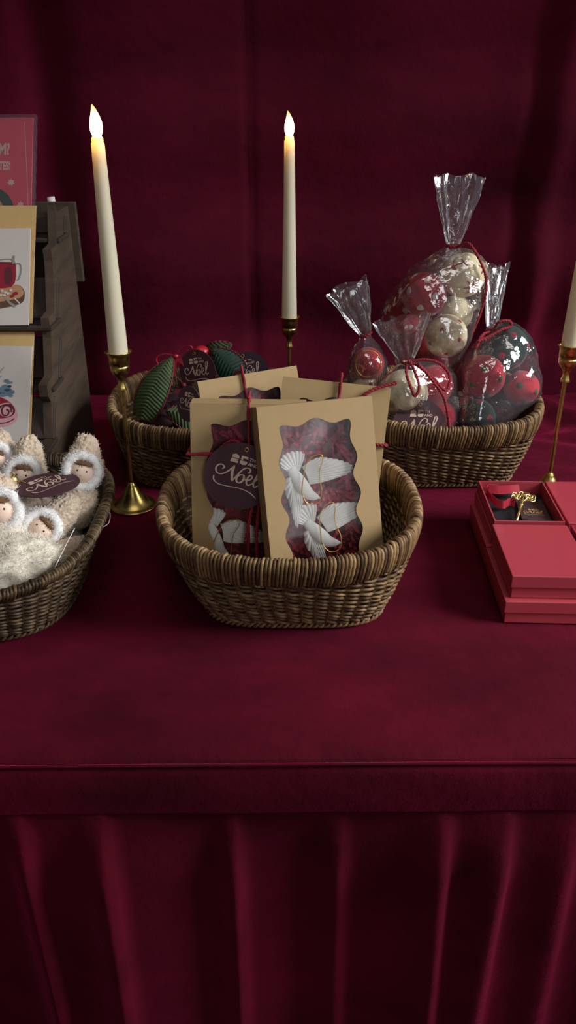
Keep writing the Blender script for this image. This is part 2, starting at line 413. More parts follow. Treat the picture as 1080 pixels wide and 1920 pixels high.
# ------------------------------------------------------------------ baskets
def sup(t, a, b, n):
    c, s = math.cos(t), math.sin(t)
    return math.copysign(abs(c) ** (2 / n), c) * a, math.copysign(abs(s) ** (2 / n), s) * b
def basket(label, M_, a=.125, b=.118, ab=.089, bb=.080, h=.096, rn=2.5, bn=4.2, rows=24, stakes=54, wraps=236, band=.027, seed=1, sag=.004, shift=.0, wr=.0016, mat='wicker'):
    rg = random.Random(seed); root = thing('wicker_basket', label, 'basket', M_, 'oval wicker baskets on the table')
    hz = h - band
    # arc-length sampled angles
    def ring(k, off=0.0, N=360):
        sx_ = shift * (1 - k); n = bn + (rn - bn) * k; A = ab + (a - ab) * (k ** .85) + off; B = bb + (b - bb) * (k ** .85) + off
        P = [Vector((*sup(TAU * i / 1440, A, B, n), 0)) for i in range(1440)]
        L = [0]
        for i in range(1440): L.append(L[-1] + (P[(i + 1) % 1440] - P[i]).length)
        out = []; j = 0
        for i in range(N):
            d = L[-1] * i / N
            while L[j + 1] < d: j += 1
            out.append(P[j].lerp(P[(j + 1) % 1440], (d - L[j]) / max(1e-9, L[j + 1] - L[j])) + Vector((sx_, 0, 0)))
        return out
    def lift(p): return sag * ((p.x / a) ** 2 - .3)
    def rad(p): return Vector((p.x, p.y, 0)).normalized()
    wall = MB(); NSEG = stakes * 5
    for r in range(rows):
        k = (r + .5) / rows; z = .004 + (hz - .002) * k; P = ring(k * .86, 0, NSEG); ph = r % 2
        for strand in range(1):
            pts = []; t0 = rg.random(); tones = []
            for i, p in enumerate(P):
                q = PI * i / 5 + PI * ph
                d = math.sin(q) * .0027
                pts.append(p + rad(p) * d + Vector((0, 0, z + lift(p) * k + .0011 * math.sin(q + 1.2) + 0 + .0005 * math.sin(i * .37 + r))))
                tones += [max(0, min(1, t0 * .5 + .25 + .35 * noise.noise(Vector((i * .05, r * 3.1 + strand, seed)))))] * 5
            wall.tube(pts, wr, 5, True, tone=tones)
    for i in range(stakes):
        t = i / stakes; pts = []
        for j in range(7):
            k = j / 6; P = ring(k * .86, 0, stakes); p = P[i]; pts.append(p + Vector((0, 0, .002 + hz * k + lift(p) * k)))
        wall.tube(pts, .0016, 5, tone=.25)
    # tight inner face of the weave
    Ls = [ring(k * .86 / 6, -.0022, 120) for k in range(7)]
    wall.grid(lambda u, v: Ls[round(v * 6)][round(u * 120) % 120] + Vector((0, 0, .002 + hz * v + lift(Ls[round(v * 6)][round(u * 120) % 120]) * v)), 120, 6, cu=True, tone=lambda u, v: .1)
    wall.build('woven_wall', M[mat], root)
    rim = MB(); P = ring(1.0, 0, wraps); Pl = ring(.86, 0, wraps)
    for i in range(wraps):
        p, q = P[i], Pl[i]; n = rad(p); tn = Vector((-n.y, n.x, 0)); t0 = max(0, min(1, rg.gauss(.52, .3))); pts = []; tone = []
        jz = rg.uniform(-.0012, .0008); w = .0054
        for j in range(14):
            an = TAU * j / 14; cz = math.sin(an); ci = math.cos(an)
            zz = (cz * .5 + .5); zz = zz * zz * (3 - 2 * zz)
            base = q.lerp(p, zz); ex = math.copysign(abs(ci) ** .7, ci)
            pts.append(base + n * (w * ex * (.75 + .25 * zz)) + tn * (.0016 * cz) + Vector((0, 0, hz - .002 + (band + .002) * (cz * .5 + .5) + lift(p) + jz * (1 if cz > 0 else -1) * abs(cz))))
            tone += [max(0, min(1, t0 + .1 * cz))] * 5
        rim.tube(pts, .00172, 5, True, tone=tone)
    Q = ring(1.0, 0, 120); Ql = ring(.86, 0, 120)
    for kk in (.2, .5, .8): rim.tube([Ql[i].lerp(Q[i], kk) + Vector((0, 0, hz + band * kk + lift(Q[i]))) for i in range(120)], min(.0042, band * .3), 8, True, tone=.2)
    rim.build('wrapped_rim', M[mat], root)
    foot = MB(); F = ring(0, .0015, 330)
    for s_ in range(2):
        pts = []
        for i, p in enumerate(F):
            q = TAU * i / 6 + PI * s_; pts.append(p + rad(p) * (.0022 * math.cos(q) + .001) + Vector((0, 0, .0034 + .0018 * math.sin(q))))
        foot.tube(pts, .0016, 5, True, tone=.45 + .2 * s_)
    foot.build('braided_foot', M[mat], root)
    bt = MB(); B0 = ring(0, -.001, 120)
    bt.add([(0, 0, .0035)] + [p + Vector((0, 0, .0035)) for p in B0] + [p + Vector((0, 0, .001)) for p in B0], [(0, 1 + i, 1 + (i + 1) % 120) for i in range(120)] + [(1 + i, 121 + i, 121 + (i + 1) % 120, 1 + (i + 1) % 120) for i in range(120)], tone=.2)
    bt.build('base', M[mat], root)
    return root
bk = basket('wicker basket at the front centre holding four kraft gift boxes', Matrix.Translation((.0010, .71, 0)), a=.1215, ab=.0845, shift=.0055)
copy_tree(bk, TRS((.196, 1.010, 0), (0, 0, R(2))), 'wicker basket behind on the right, holding cellophane bags of felt balls')
copy_tree(bk, TRS((-.102, 1.004, 0), (0, 0, PI + R(-2))), 'wicker basket behind on the left, filled with green and red bows')
basket('low dark wicker basket at the left edge, full of fleece dolls', TRS((-.302, .700, 0)), a=.122, b=.147, ab=.090, bb=.094, h=.082, rn=2.8, bn=3.0, rows=25, stakes=58, wraps=300, band=.0105, seed=5, sag=.001, mat='wicker_dark')

# ------------------------------------------------------------------ candlesticks and candles
def candlestick(label, p, cup_z=.1836):
    root = thing('candlestick', label, 'candlestick', Matrix.Translation(p), 'brass candlesticks')
    m = MB(); m.lathe([(0, .0), (.0265, .0), (.0275, .0012), (.0268, .0022), (.0235, .0026), (.021, .0036), (.0155, .010), (.0105, .018), (.0072, .0245), (.0052, .0275), (.0052, .0285), (.0042, .0295), (.0040, .0305), (.0028, .0315)], 56); m.build('round_foot', M['brass'], root)
    d = cup_z - .1836
    m = MB(); m.lathe([(.0025, .030), (.0024, .09 + d * .5), (.0024, .1405 + d)], 20); m.build('stem', M['brass'], root)
    m = MB(); pr = [(.0024, .1395), (.0053, .1398), (.0054, .1405), (.0048, .143), (.0036, .1475), (.0036, .1505), (.0052, .1545), (.0085, .1585), (.0103, .162), (.0109, .166), (.0108, .1676), (.0104, .1679), (.0104, .1685), (.0109, .1688), (.0108, .172), (.0112, .177), (.0125, .1812), (.0144, .1832), (.0148, .1836), (.0144, .1841), (.0132, .1836), (.0118, .182), (.0112, .178), (.0112, .170), (.0, .170)]
    m.lathe([(r, z + d) for r, z in pr], 48); m.build('cup', M['brass'], root)
    return root
FL = []
def candle(label, p, cup_z, length=.2245, top_tilt=0.0):
    root = thing('taper_candle', label, 'candle', Matrix.Translation(Vector(p) + Vector((0, 0, cup_z - .0128))), 'lit taper candles')
    L = length + .0128; m = MB()
    m.lathe([(.0, .0002), (.0104, .0002), (.0106, .002), (.0105, .02), (.0066, L - .004), (.0064, L - .0005), (.0058, L - .0002), (.0057, L + .004), (.0052, L + .005), (.0040, L + .005)], 40); m.build('wax_body', M['wax'], root)
    m = MB(); pr = [(.0038, L + .004), (.0044, L + .0062), (.0058, L + .0100), (.0063, L + .0140), (.0058, L + .0185), (.0042, L + .0240), (.0024, L + .0290), (.0010, L + .0325), (.0002, L + .0338)]
    vs = MB(); vs.lathe(pr, 28)
    for q in vs.v:
        e = max(0, q.z - L - .02) / .014; q.x -= .0022 * e * e
    vs.build('flame_bulb', M['flame'], root)
    li = bpy.data.lights.new('candle_glow', 'POINT'); li.energy = .010; li.color = (1, .62, .2); li.shadow_soft_size = .003
    lo = bpy.data.objects.new('candle_glow', li); COL.objects.link(lo); lo.parent = root; lo.location = (0, 0, L - .001)
PL_, PC_, PR_ = at(250, 948, z=0), Vector((.0018, 1.14, 0)), Vector((.3186, .905, 0))
candlestick('brass candlestick at the left, beside the doll basket', PL_, .190)
candlestick('brass candlestick in the middle, behind the kraft gift boxes', PC_, .162)
candlestick('brass candlestick at the right edge, behind the red boxes', PR_, .190)
candle('tall ivory taper candle with a glowing flame, leftmost of the three', PL_, .190, .2090)
candle('ivory taper candle with a glowing flame, in the middle against the curtain', PC_, .162)
candle('ivory taper candle cut off by the right edge of the photo', PR_, .190, .2090)

# ------------------------------------------------------------------ lettering on the tags
def noel(mb, Mx, mat=0, sc_=1.0, full=True):
    S = Mx @ Matrix.Scale(sc_, 4)
    st = lambda pts, w=.024, c=False: mb.stroke(pts, w, mat, S, 0, c, True)
    st([(-.47, .08), (-.43, .14), (-.50, .20), (-.60, .15), (-.63, .04), (-.56, -.06), (-.44, -.05), (-.30, .07), (-.17, .27)], .022)
    st([(-.18, .27), (-.19, .12), (-.16, -.05), (-.12, -.17)], .034)
    st([(-.12, -.17), (-.03, .05), (.06, .22), (.16, .30), (.25, .28), (.26, .20), (.21, .17)], .020)
    st([(.07, .08), (-.02, .0), (-.01, -.13), (.08, -.15), (.15, -.05), (.14, .06)], .026, True)
    st([(.14, .03), (.22, -.03), (.33, .02), (.36, .10), (.30, .13), (.25, .04), (.25, -.09), (.31, -.15), (.40, -.09)], .022)
    st([(.40, -.09), (.50, .08), (.58, .27), (.58, .36), (.52, .35), (.46, .12), (.44, -.06), (.49, -.15), (.58, -.08)], .022)
    st([(-.63, -.14), (-.60, -.26), (-.46, -.34), (-.2, -.335), (.1, -.30), (.4, -.33), (.62, -.44)], .020)
    k = .034
    st2 = lambda pts, w=k: mb.stroke(pts, w, mat, S)
    mb.poly([(-.31, .55), (-.22, .59), (-.13, .55), (-.12, .475), (-.31, .475)], mat, 0, S)
    mb.poly([(-.31, .455), (-.12, .455), (-.19, .41), (-.12, .41), (-.12, .35), (-.33, .35), (-.33, .40)], mat, 0, S)
    mb.poly([(-.07, .585), (.11, .585), (.11, .525), (-.01, .525), (-.01, .475), (-.07, .475)], mat, 0, S)
    mb.poly([(-.07, .455), (.11, .455), (.12, .40), (.08, .355), (-.0, .345), (-.07, .37), (-.075, .40)], mat, 0, S)
    text_mb(mb, 'TH', .115, S @ Matrix.Translation((.15, .50, 0)), mat, 1.15, .002)
    text_mb(mb, 'AND', .115, S @ Matrix.Translation((.15, .37, 0)), mat, 1.1, .002)
def gift_tag(label, Mx, r=.031, mat='maroon', ink='rosegold', rot=0.0, hole=True, string=None):
    """Mx: local +z faces the viewer, +y up"""
    root = thing('gift_tag', label, 'tag', Mx, 'round maroon gift tags')
    m = MB(); n = 64; P = [(r * math.cos(TAU * i / n), r * math.sin(TAU * i / n)) for i in range(n)]
    m.poly(P, 0, .0007); disc = m.build('disc', M[mat], root)
    m = MB(); noel(m, Matrix.Translation((0, 0, .0003)) @ Matrix.Rotation(rot, 4, 'Z'), 0, r * 1.08); m.build('lettering', M[ink], disc)
    if hole:
        m = MB(); hp = Matrix.Rotation(rot, 4, 'Z') @ Vector((0, r * .83, .0003)); m.tube([hp + Vector((.0018 * math.cos(a), .0018 * math.sin(a), 0)) for a in [TAU * i / 14 for i in range(14)]], .0005, 6, True); m.build('eyelet', M['goldcord'], disc)
    if string:
        m = MB(); m.tube(spline(string, 6), .0005, 6); m.build('string', M['goldcord'], root)
    return root

# ------------------------------------------------------------------ kraft window boxes
W_, HB, DB = .108, .185, .030
def wavy(cx, cz, w, h, amp=.0035):
    """window outline: straight-sided frame with scalloped edges and pointed corners"""
    P = []
    def side(a, b, n, waves):
        for i in range(n):
            t = i / n; p = a.lerp(b, t); d = (b - a).normalized(); nn = Vector((d.y, -d.x))
            e = math.sin(t * PI) ** .4
            P.append(p + nn * amp * (-1.25 * math.cos(t * TAU * waves) * e + (1.0 - e) * 1.7))
    c = [Vector((cx - w / 2, cz + h / 2)), Vector((cx + w / 2, cz + h / 2)), Vector((cx + w / 2, cz - h / 2)), Vector((cx - w / 2, cz - h / 2))]
    side(c[0], c[1], 28, 2); side(c[1], c[2], 48, 4); side(c[2], c[3], 28, 2); side(c[3], c[0], 48, 4)
    return P
def box_matrix(loc, yaw, pitch, roll):
    return Matrix.Translation(loc) @ Matrix.Rotation(R(yaw), 4, 'Z') @ Matrix.Rotation(R(pitch), 4, 'X') @ Matrix.Rotation(R(roll), 4, 'Y')
def kraft_box(label, Mx, d=DB):
    root = thing('gift_box', label, 'gift box', Mx, 'kraft gift boxes in the front basket')
    w, h, th = W_, HB, .0010
    m = MB(); wo = wavy(-.0015, .0985, .070, .138, .0024)
    outer = [Vector((-w / 2, h)), Vector((w / 2, h)), Vector((w / 2, 0)), Vector((-w / 2, 0))]
    for y in (0, th):
        bm = bmesh.new(); vo = [bm.verts.new((p.x, y, p.y)) for p in outer]; vi = [bm.verts.new((p.x, y, p.y)) for p in wo]
        es = [bm.edges.new((l[i], l[(i + 1) % len(l)])) for l in (vo, vi) for i in range(len(l))]
        bmesh.ops.triangle_fill(bm, edges=es, use_beauty=True, use_dissolve=False); m.bm(bm, 0, False)
    n = len(wo); m.add([(p.x, 0, p.y) for p in wo] + [(p.x, th, p.y) for p in wo], [(i, n + i, n + (i + 1) % n, (i + 1) % n) for i in range(n)], 0, False)
    m.box((-w / 2 + th / 2, d / 2 + th / 2, h / 2), (th, d - th, h)); m.box((w / 2 - th / 2, d / 2 + th / 2, h / 2), (th, d - th, h))
    m.box((0, d / 2 + th / 2, h - th / 2), (w - 2 * th, d - th, th)); m.box((0, d / 2 + th / 2, th / 2), (w - 2 * th, d - th, th))
    m.build('sleeve', M['kraft'], root)
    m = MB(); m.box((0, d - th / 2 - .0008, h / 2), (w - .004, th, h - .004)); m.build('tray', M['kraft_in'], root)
    m = MB(); m.grid(lambda u, v: Vector((-.041 + .080 * u, .0018 + .0006 * noise.noise(Vector((u * 3, v * 5, 2))), .022 + .151 * v)), 20, 30); m.build('window_film', M['window'], root)
    return root
MA = box_matrix((.0412, .641, .0218), 13.5, -19.5, -.8)
MBx = box_matrix((-.0392, .6808, .0067), 1.3, -10, 1.2)
MD = box_matrix((.0294, .7235, .0121), .2, -17.2, 6.0)
MC = box_matrix((-.0105, .7600, .0115), 18.4, -21.7, -3.2)
bA = kraft_box('kraft gift box in front, its scalloped window showing two white doves', MA)
bB = kraft_box('kraft gift box front left in the basket, a round maroon tag over its window', MBx)
bC = kraft_box('kraft gift box at the back left of the basket, tilted, cord over its top', MC)
bD = kraft_box('kraft gift box at the back right of the basket, cord bow end sticking out', MD)

def shred(label, Mx, seed, x0=-.046, x1=.046, z0=.004, z1=.181, n=330):
    rg = random.Random(seed); m = MB()
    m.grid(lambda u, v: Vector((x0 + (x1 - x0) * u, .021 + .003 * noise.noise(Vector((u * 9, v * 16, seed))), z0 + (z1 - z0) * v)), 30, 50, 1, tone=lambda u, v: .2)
    for i in range(n):
        p = Vector((rg.uniform(x0 + .004, x1 - .004), rg.uniform(.0125, .0185), rg.uniform(z0 + .004, z1 - .004))); a = rg.uniform(0, PI); k = rg.randint(3, 6); w = rg.uniform(.0009, .0016)
        dx = Vector((math.cos(a), 0, math.sin(a))); sd = Vector((-dx.z, 0, dx.x)) * w; V = []; st = rg.uniform(.0024, .0040)
        for j in range(k + 1):
            q = p + dx * st * (j - k / 2) + Vector((0, (-.0019 if j % 2 else .0019), 0))
            q.x = max(x0, min(x1, q.x)); q.z = max(z0, min(z1, q.z)); V += [q - sd, q + sd]
        m.add(V, [(2 * j, 2 * j + 1, 2 * j + 3, 2 * j + 2) for j in range(k)], 0, False)
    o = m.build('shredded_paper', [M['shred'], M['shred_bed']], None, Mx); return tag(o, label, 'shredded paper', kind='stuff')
shred('crinkled red paper shred behind the two doves in the front box', MA, 1)
shred('crinkled dark red paper shred inside the box with the round tag', MBx, 2, n=120)
shred('crinkled dark red paper shred inside the tilted back-left box', MC, 3, n=120)

# doves, drawn in the plane of the box (x right, z up), y towards the back
def dove(label, Mx, sc_):
    root = thing('dove_ornament', label, 'ornament', Mx, 'white dove ornaments')
    S = Matrix.Scale(sc_, 4)
    def fan(name, root_pts, tip_pts, nf, th=26, dome=34, yb=0.0, mat='white_res'):
        """feathered fan between a root curve and a tip curve"""
        A = spline([Vector((x, 0, -z)) for x, z in root_pts], 12); B = spline([Vector((x, 0, -z)) for x, z in tip_pts], 12)
        def pt(u, v, side):
            ia = u * (len(A) - 1); a = A[int(ia)].lerp(A[min(len(A) - 1, int(ia) + 1)], ia % 1); ib = u * (len(B) - 1); b = B[int(ib)].lerp(B[min(len(B) - 1, int(ib) + 1)], ib % 1)
            f = abs(math.sin(u * nf * PI)); b2 = b + (b - a).normalized() * (20 * f ** .6 - 10)
            p = a.lerp(b2, v)
            if side == 0: p.y = yb - dome * math.sin(v * PI * .75 + .3) * .7 - 15 * f * (.25 + .75 * v)
            else: p.y = yb - dome * math.sin(v * PI * .75 + .3) * .7 + th * (1 - .6 * v)
            return p
        m = MB(); nu = nf * 6; nv = 14
        m.grid(lambda u, v: pt(u, v, 0), nu, nv, M=S); m.grid(lambda u, v: pt(u, v, 1), nu, nv, M=S)
        # rim closing the two faces
        m.grid(lambda u, v: pt(u, 1, 0).lerp(pt(u, 1, 1), v), nu, 1, M=S)
        m.grid(lambda u, v: pt(0, u, 0).lerp(pt(0, u, 1), v), nv, 1, M=S); m.grid(lambda u, v: pt(1, u, 0).lerp(pt(1, u, 1), v), nv, 1, M=S)
        return m.build(name, M[mat], root)
    # body: one skin from tail root to beak
    ax = [(205, 560, 44), (230, 620, 62), (265, 690, 76), (310, 770, 80), (350, 830, 72), (390, 868, 58), (430, 890, 46), (462, 902, 30), (488, 914, 12), (502, 920, 3)]
    P = spline([Vector((x, -28, -z)) for x, z, r in ax], 5); rr = spline([Vector((r, 0, 0)) for x, z, r in ax], 5)
    m = MB(); m.tube(P, [max(2, q.x) for q in rr], 20, M=S, flat=.55, up=(1, 0, 1)); m.build('body', M['white_res'], root)
    fan('tail', [(300, 600), (250, 570), (180, 600)], [(372, 440), (330, 400), (260, 388), (180, 400), (120, 440), (98, 500), (120, 560)], 9)
    fan('wing', [(330, 560), (370, 640), (400, 760)], [(400, 510), (520, 478), (640, 500), (770, 540), (880, 605), (850, 680), (700, 720), (560, 745)], 15, dome=60)
    fan('wing', [(240, 640), (215, 720), (300, 780)], [(150, 660), (120, 790), (160, 960), (180, 1100), (215, 1200), (260, 1080), (300, 950), (310, 860)], 13, dome=60)
    m = MB(); pts = [(380, 500), (450, 450), (530, 445), (545, 500), (500, 620), (498, 740), (505, 830), (470, 940), (390, 970), (320, 930), (290, 830), (310, 690), (345, 560)]
    m.tube(spline([Vector((x, -95, -z)) for x, z in pts], 8, True), 4.2, 6, True, M=S); m.build('gold_cord', M['goldcord'], root)
    return root
sc_d = 8.55e-5
# crop origin in the box face: window top-left corner sits at crop (80,170)
def dove_M(B, x0, z0, rot=0.0, y=.0098): return B @ Matrix.Translation((x0, y, z0)) @ Matrix.Rotation(rot, 4, 'Y')
dove('upper white dove in the front box, wing spread wide to the right', dove_M(MA, -.0435, .1745), sc_d)
dove('lower white dove in the front box, wing reaching up to the right', dove_M(MA, -.0440, .1185, R(-13), .0098), sc_d * 1.0)
dove('white dove behind the round tag in the left kraft box', dove_M(MBx, -.047, .118, R(10), .0098), sc_d)

# red cords round the boxes
def cord(root, pts, r=.0017, name='red_cord', closed=False):
    P = spline(pts, 8, closed); m = MB()
    for s_ in range(2):
        q = []; acc = 0
        for i, p in enumerate(P):
            t = (P[min(i + 1, len(P) - 1)] - P[max(i - 1, 0)]); acc += t.length / 2; t = t.normalized() if t.length else Vector((0, 0, 1)); u = t.orthogonal().normalized(); w = t.cross(u); a = acc / .0045 * TAU / 1.6 + s_ * PI
            q.append(p + (u * math.cos(a) + w * math.sin(a)) * r * .45)
        m.tube(q, r * .72, 6, closed)
    return m.build(name, M['twine'], root)
w2 = W_ / 2
cord(bB, [(.000, -.0022, .002), (.0, -.0022, .09), (.0, -.0022, .184), (0, .002, .1872), (.0, .028, .1872), (0, .0325, .18), (0, .0325, .05), (0, .0325, .002)])
cord(bB, [(-.0562, .030, .138), (-.0562, .001, .138), (-.052, -.0022, .138), (0, -.0022, .139), (.052, -.0022, .138), (.0562, .001, .138), (.0562, .03, .138)])
cord(bB, [(.003, -.0048, .138), (.006, -.006, .11), (.001, -.006, .075), (-.003, -.005, .052)], .0019, 'cord_end')
cord(bB, [(.004, -.0048, .138), (.010, -.006, .10), (.008, -.006, .06), (.009, -.005, .03)], .0019, 'cord_end')
cord(bB, [(.002, -.005, .14), (-.012, -.006, .152), (-.022, -.0035, .148), (-.034, -.004, .136)], .0016, 'cord_loop')
cord(bC, [(-.006, -.0022, .01), (-.006, -.0022, .18), (-.006, .001, .1872), (-.006, .029, .1872), (-.006, .0322, .17), (-.006, .0322, .02)])
cord(bD, [(.0035, -.0022, .01), (.0035, -.0022, .18), (.0035, .001, .1872), (.0035, .029, .1872), (.0035, .0322, .17), (.0035, .0322, .02)])
cord(bD, [(.013, -.004, .160), (.028, -.006, .176), (.042, -.005, .185), (.0585, -.004, .191)], .0019, 'cord_end')
cord(bD, [(.045, -.0022, .128), (.055, -.002, .128), (.0562, .004, .128), (.0562, .03, .128)])
def upM(B, x, z, y=-.006, tilt=0.0, ang=0.0): return B @ Matrix.Translation((x, y, z)) @ Matrix.Rotation(tilt, 4, 'Z') @ Matrix.Rotation(R(90), 4, 'X') @ Matrix.Rotation(ang, 4, 'Z')
gift_tag('large round maroon tag on the left kraft box, gold script partly behind its neighbour', upM(MBx, -.0095, .1185, -.0085), .0325, rot=R(-17))

# ------------------------------------------------------------------ red boxes
def red_box(label, loc, yaw, lw=.076, ld=.100, z=0.0, lid=True):
    """loc = front left corner of the lid; lid wider than the tray"""
    root = thing('jewellery_box', label, 'box', TRS((loc[0], loc[1], z), (0, 0, R(yaw))), 'red rectangular boxes stacked at the right')
    e = .0018; tw, td = lw - 2 * e, ld - 2 * e
    if lid:
        m = MB(); m.box((lw / 2, ld / 2, .006), (tw, td, .012), bev=.0006); m.build('tray', M['redbox'], root)
        m = MB(); m.box((lw / 2, ld / 2, .0185), (lw, ld, .0130), bev=.0008); m.build('lid', M['redbox'], root)
    else:
        m = MB(); m.box((lw / 2, ld / 2, .0008), (lw, ld, .0016)); t = .0014
        for x in (t / 2, lw - t / 2): m.box((x, ld / 2, .0072), (t, ld, .0115))
        for y in (t / 2, ld - t / 2): m.box((lw / 2, y, .0072), (lw - 2 * t, t, .0115))
        m.build('lid', M['redbox'], root)      # the lid is slipped under the open tray
        m = MB(); t = .0016; hh = .0245; z0 = .0017; x0 = e; y0 = e
        m.box((lw / 2, ld / 2, z0 + .0006), (tw, td, .0012))
        for x in (x0 + t / 2, lw - x0 - t / 2): m.box((x, ld / 2, z0 + hh / 2), (t, td, hh), bev=.0003)
        for y in (y0 + t / 2, ld - y0 - t / 2): m.box((lw / 2, y, z0 + hh / 2), (tw - 2 * t, t, hh), bev=.0003)
        m.build('tray', M['redbox'], root)
    return root
RX, RY, RZ = .2030, .6335, .0254
yw = -2.0
red_box('closed red box at the bottom front of the stack', (.2015, .634), yw)
red_box('closed red box at the bottom back left of the stack, mostly covered', (.2055, .7355), yw)
red_box('closed red box at the bottom front right, under the open box', (.2785, .6315), yw)
red_box('closed red box at the bottom back right, under a closed box', (.2825, .7330), yw)
red_box('closed red box on top at the front, its lid facing up', (.2055, .638), yw, z=RZ)
ob = red_box('open red box on top at the back left, holding a gold key', (.2105, .7410), yw, z=RZ, lid=False)
red_box('closed red box on top at the back right beside the open box', (.2880, .7400), yw, z=RZ)
ob2 = red_box('open red box on top at the right edge of the photo', (.2830, .6350), yw, z=RZ, lid=False)
OB = TRS((.2105, .7410, RZ), (0, 0, R(yw)))
def put(mb, name, mats, lab, cat, Mx, **k): return tag(mb.build(name, mats, None, Mx), lab, cat, **k)
m = MB(); m.box((.038, .05, .0075), (.068, .091, .0085), bev=.001); put(m, 'foam_pad', M['blackfoam'], 'black pad lying in the open red box under the key', 'pad', OB)
m = MB(); m.box((.038, .05, .0075), (.068, .091, .0085), bev=.001); put(m, 'foam_pad', M['blackfoam'], 'dark pad in the open red box cut off by the photo edge', 'pad', TRS((.2830, .6350, RZ), (0, 0, R(yw))))
cr = thing('greeting_card', 'small dark brown card with gold script inside the open red box', 'card', OB @ Matrix.Translation((.0535, .052, .0136)) @ Matrix.Rotation(R(-4), 4, 'Z') @ Matrix.Rotation(R(-4), 4, 'X'))
m = MB(); m.box((0, 0, -.0005), (.030, .058, .001), bev=.0003); m.box((0, 0, .0006), (.030, .058, .0008), bev=.0003); m.build('card_sheet', M['browncard'], cr)
m = MB(); noel(m, Matrix.Translation((.0, -.010, .0013)), 0, .0165); m.build('lettering', M['goldprint'], cr)
def ribbon_strip(pts, w, mats, name, parent=None, Mx=None, updir=(0, 0, 1)):
    P = spline(pts, 8); m = MB(); U = Vector(updir)
    V = []
    for i, p in enumerate(P): V += [p - U * w / 2, p + U * w / 2]
    m.add(V, [(2 * i, 2 * i + 1, 2 * i + 3, 2 * i + 2) for i in range(len(P) - 1)], 0, False)
    o = m.build(name, mats, parent, Mx); s_ = o.modifiers.new('t', 'SOLIDIFY'); s_.thickness = .0004; return o
o = ribbon_strip([(.034, .088, .021), (.020, .090, .021), (.011, .088, .021), (.009, .078, .021), (.011, .064, .021), (.016, .052, .021), (.022, .049, .021), (.026, .054, .021), (.030, .056, .021), (.034, .053, .021)], .0085, M['ribbon'], 'satin_ribbon', None, OB, (0, .35, .94)); tag(o, 'red satin ribbon looped beside the gold key in the open box', 'ribbon')
o = ribbon_strip([(.012, .086, .0215), (.022, .082, .0225), (.034, .083, .0228), (.046, .087, .022)], .012, M['ribbon'], 'satin_ribbon', None, OB, (0, .8, .5)); tag(o, 'flat end of red satin ribbon at the back of the open box', 'ribbon')
key = thing('ornamental_key', 'ornate gold key with an openwork bow lying in the open red box', 'key', OB @ Matrix.Translation((.0425, .056, .0215)) @ Matrix.Rotation(R(-20), 4, 'Z') @ Matrix.Rotation(R(9), 4, 'X'))
m = MB(); m.tube([(0, 0, 0), (0, -.020, 0), (0, -.047, 0)], .0013, 10); m.tube([(0, -.006, 0), (0, -.0075, 0)], .0022, 10); m.build('shaft', M['gold'], key)
m = MB()
for a, rr, ds in [(90, .0055, .010), (40, .005, .0095), (140, .005, .0095), (-5, .0045, .008), (185, .0045, .008)]:
    c = Vector((math.cos(R(a)) * ds, .006 + math.sin(R(a)) * ds * .75, .0008))
    m.tube([c + Vector((math.cos(t) * rr, math.sin(t) * rr * .8, .0007 * math.sin(3 * t))) for t in [TAU * i / 18 for i in range(18)]], .0007, 7, True)
    m.tube([c + Vector((math.cos(t) * rr * .45, math.sin(t) * rr * .4, .0006)) for t in [TAU * i / 12 for i in range(12)]], .0007, 6, True)
    m.tube(spline([Vector((0, 0, .0006)), c * .5, c], 4), .0008, 6)
m.build('bow', M['gold'], key)
m = MB()
for y in (-.046, -.041): m.box((.0035, y, 0), (.006, .0022, .0016), bev=.0003)
m.tube([Vector((.0075 + .0022 * math.cos(t), -.0435 + .0022 * math.sin(t), 0)) for t in [TAU * i / 12 for i in range(12)]], .0007, 6, True)
m.build('bit', M['gold'], key)

# ------------------------------------------------------------------ card rack and cards
TI = R(33.5); TD = Vector((0, math.sin(TI), math.cos(TI)))
def frontD(z): return .862 + (z - .063) * .667
TZ = [.0, .063, .131, .198, .268]
rack = thing('card_rack', 'stepped brown wooden card rack standing at the left edge', 'card rack', Matrix.Translation((-.36, 1.0, 0)))
RO = Vector((-.36, 1.0, 0))
def rk(p): return Vector(p) - RO
for sx in (-.291, -.432):
    prof = [(1.108, 0), (1.108, .312), (1.050, .312)]
    for z in TZ[:0:-1]:
        D = max(.872, frontD(z)); prof += [(D + .050, z + .052), (D + .034, z + .010), (D + .006, z + .008), (D + .006, z - .006)]
    prof += [(.885, .035), (.885, 0)]
    Mx = frame((0, 1, 0), (0, 0, 1), (1, 0, 0), rk((sx + .010, 0, 0)))
    m = MB(); m.poly(prof, 0, .010, Mx); m.build('side_panel', M['rack'], rack)
for z, D in ((.0735, .872), (.1300, .930), (.1970, .953), (.2835, 1.036)):
    m = MB(); m.box(rk((-.356, D + .022, z - .0025)), (.158, .046, .005), bev=.001); m.build('shelf', M['rack_dark'], rack)
    m = MB(); T = Matrix.Translation(rk((-.356, D + .036, z))) @ Matrix.Rotation(-TI, 4, 'X'); m.box((0, 0, .026 if z < .25 else .012), (.154, .005, .052 if z < .25 else .024), M=T, bev=.001); m.build('back_slat', M['rack_dark'], rack)
m = MB(); m.box(rk((-.355, 1.113, .266)), (.166, .008, .100), bev=.001); m.build('top_board', M['rack'], rack)
m = MB(); m.tube([rk((-.305, 1.123, .30)), rk((-.305, 1.121, .321))], .005, 14); m.build('dowel', M['silver'], rack)
def sheetM(x_right, z0, D0, yaw=0.0):
    """frame with x to the right, y up the leaning sheet, z towards the viewer, origin at the sheet's bottom right"""
    return frame((1, 0, 0), TD, Vector((1, 0, 0)).cross(TD), (x_right, D0, z0)) @ Matrix.Rotation(yaw, 4, 'Z')
GR = 'cards and envelopes in the wooden rack'
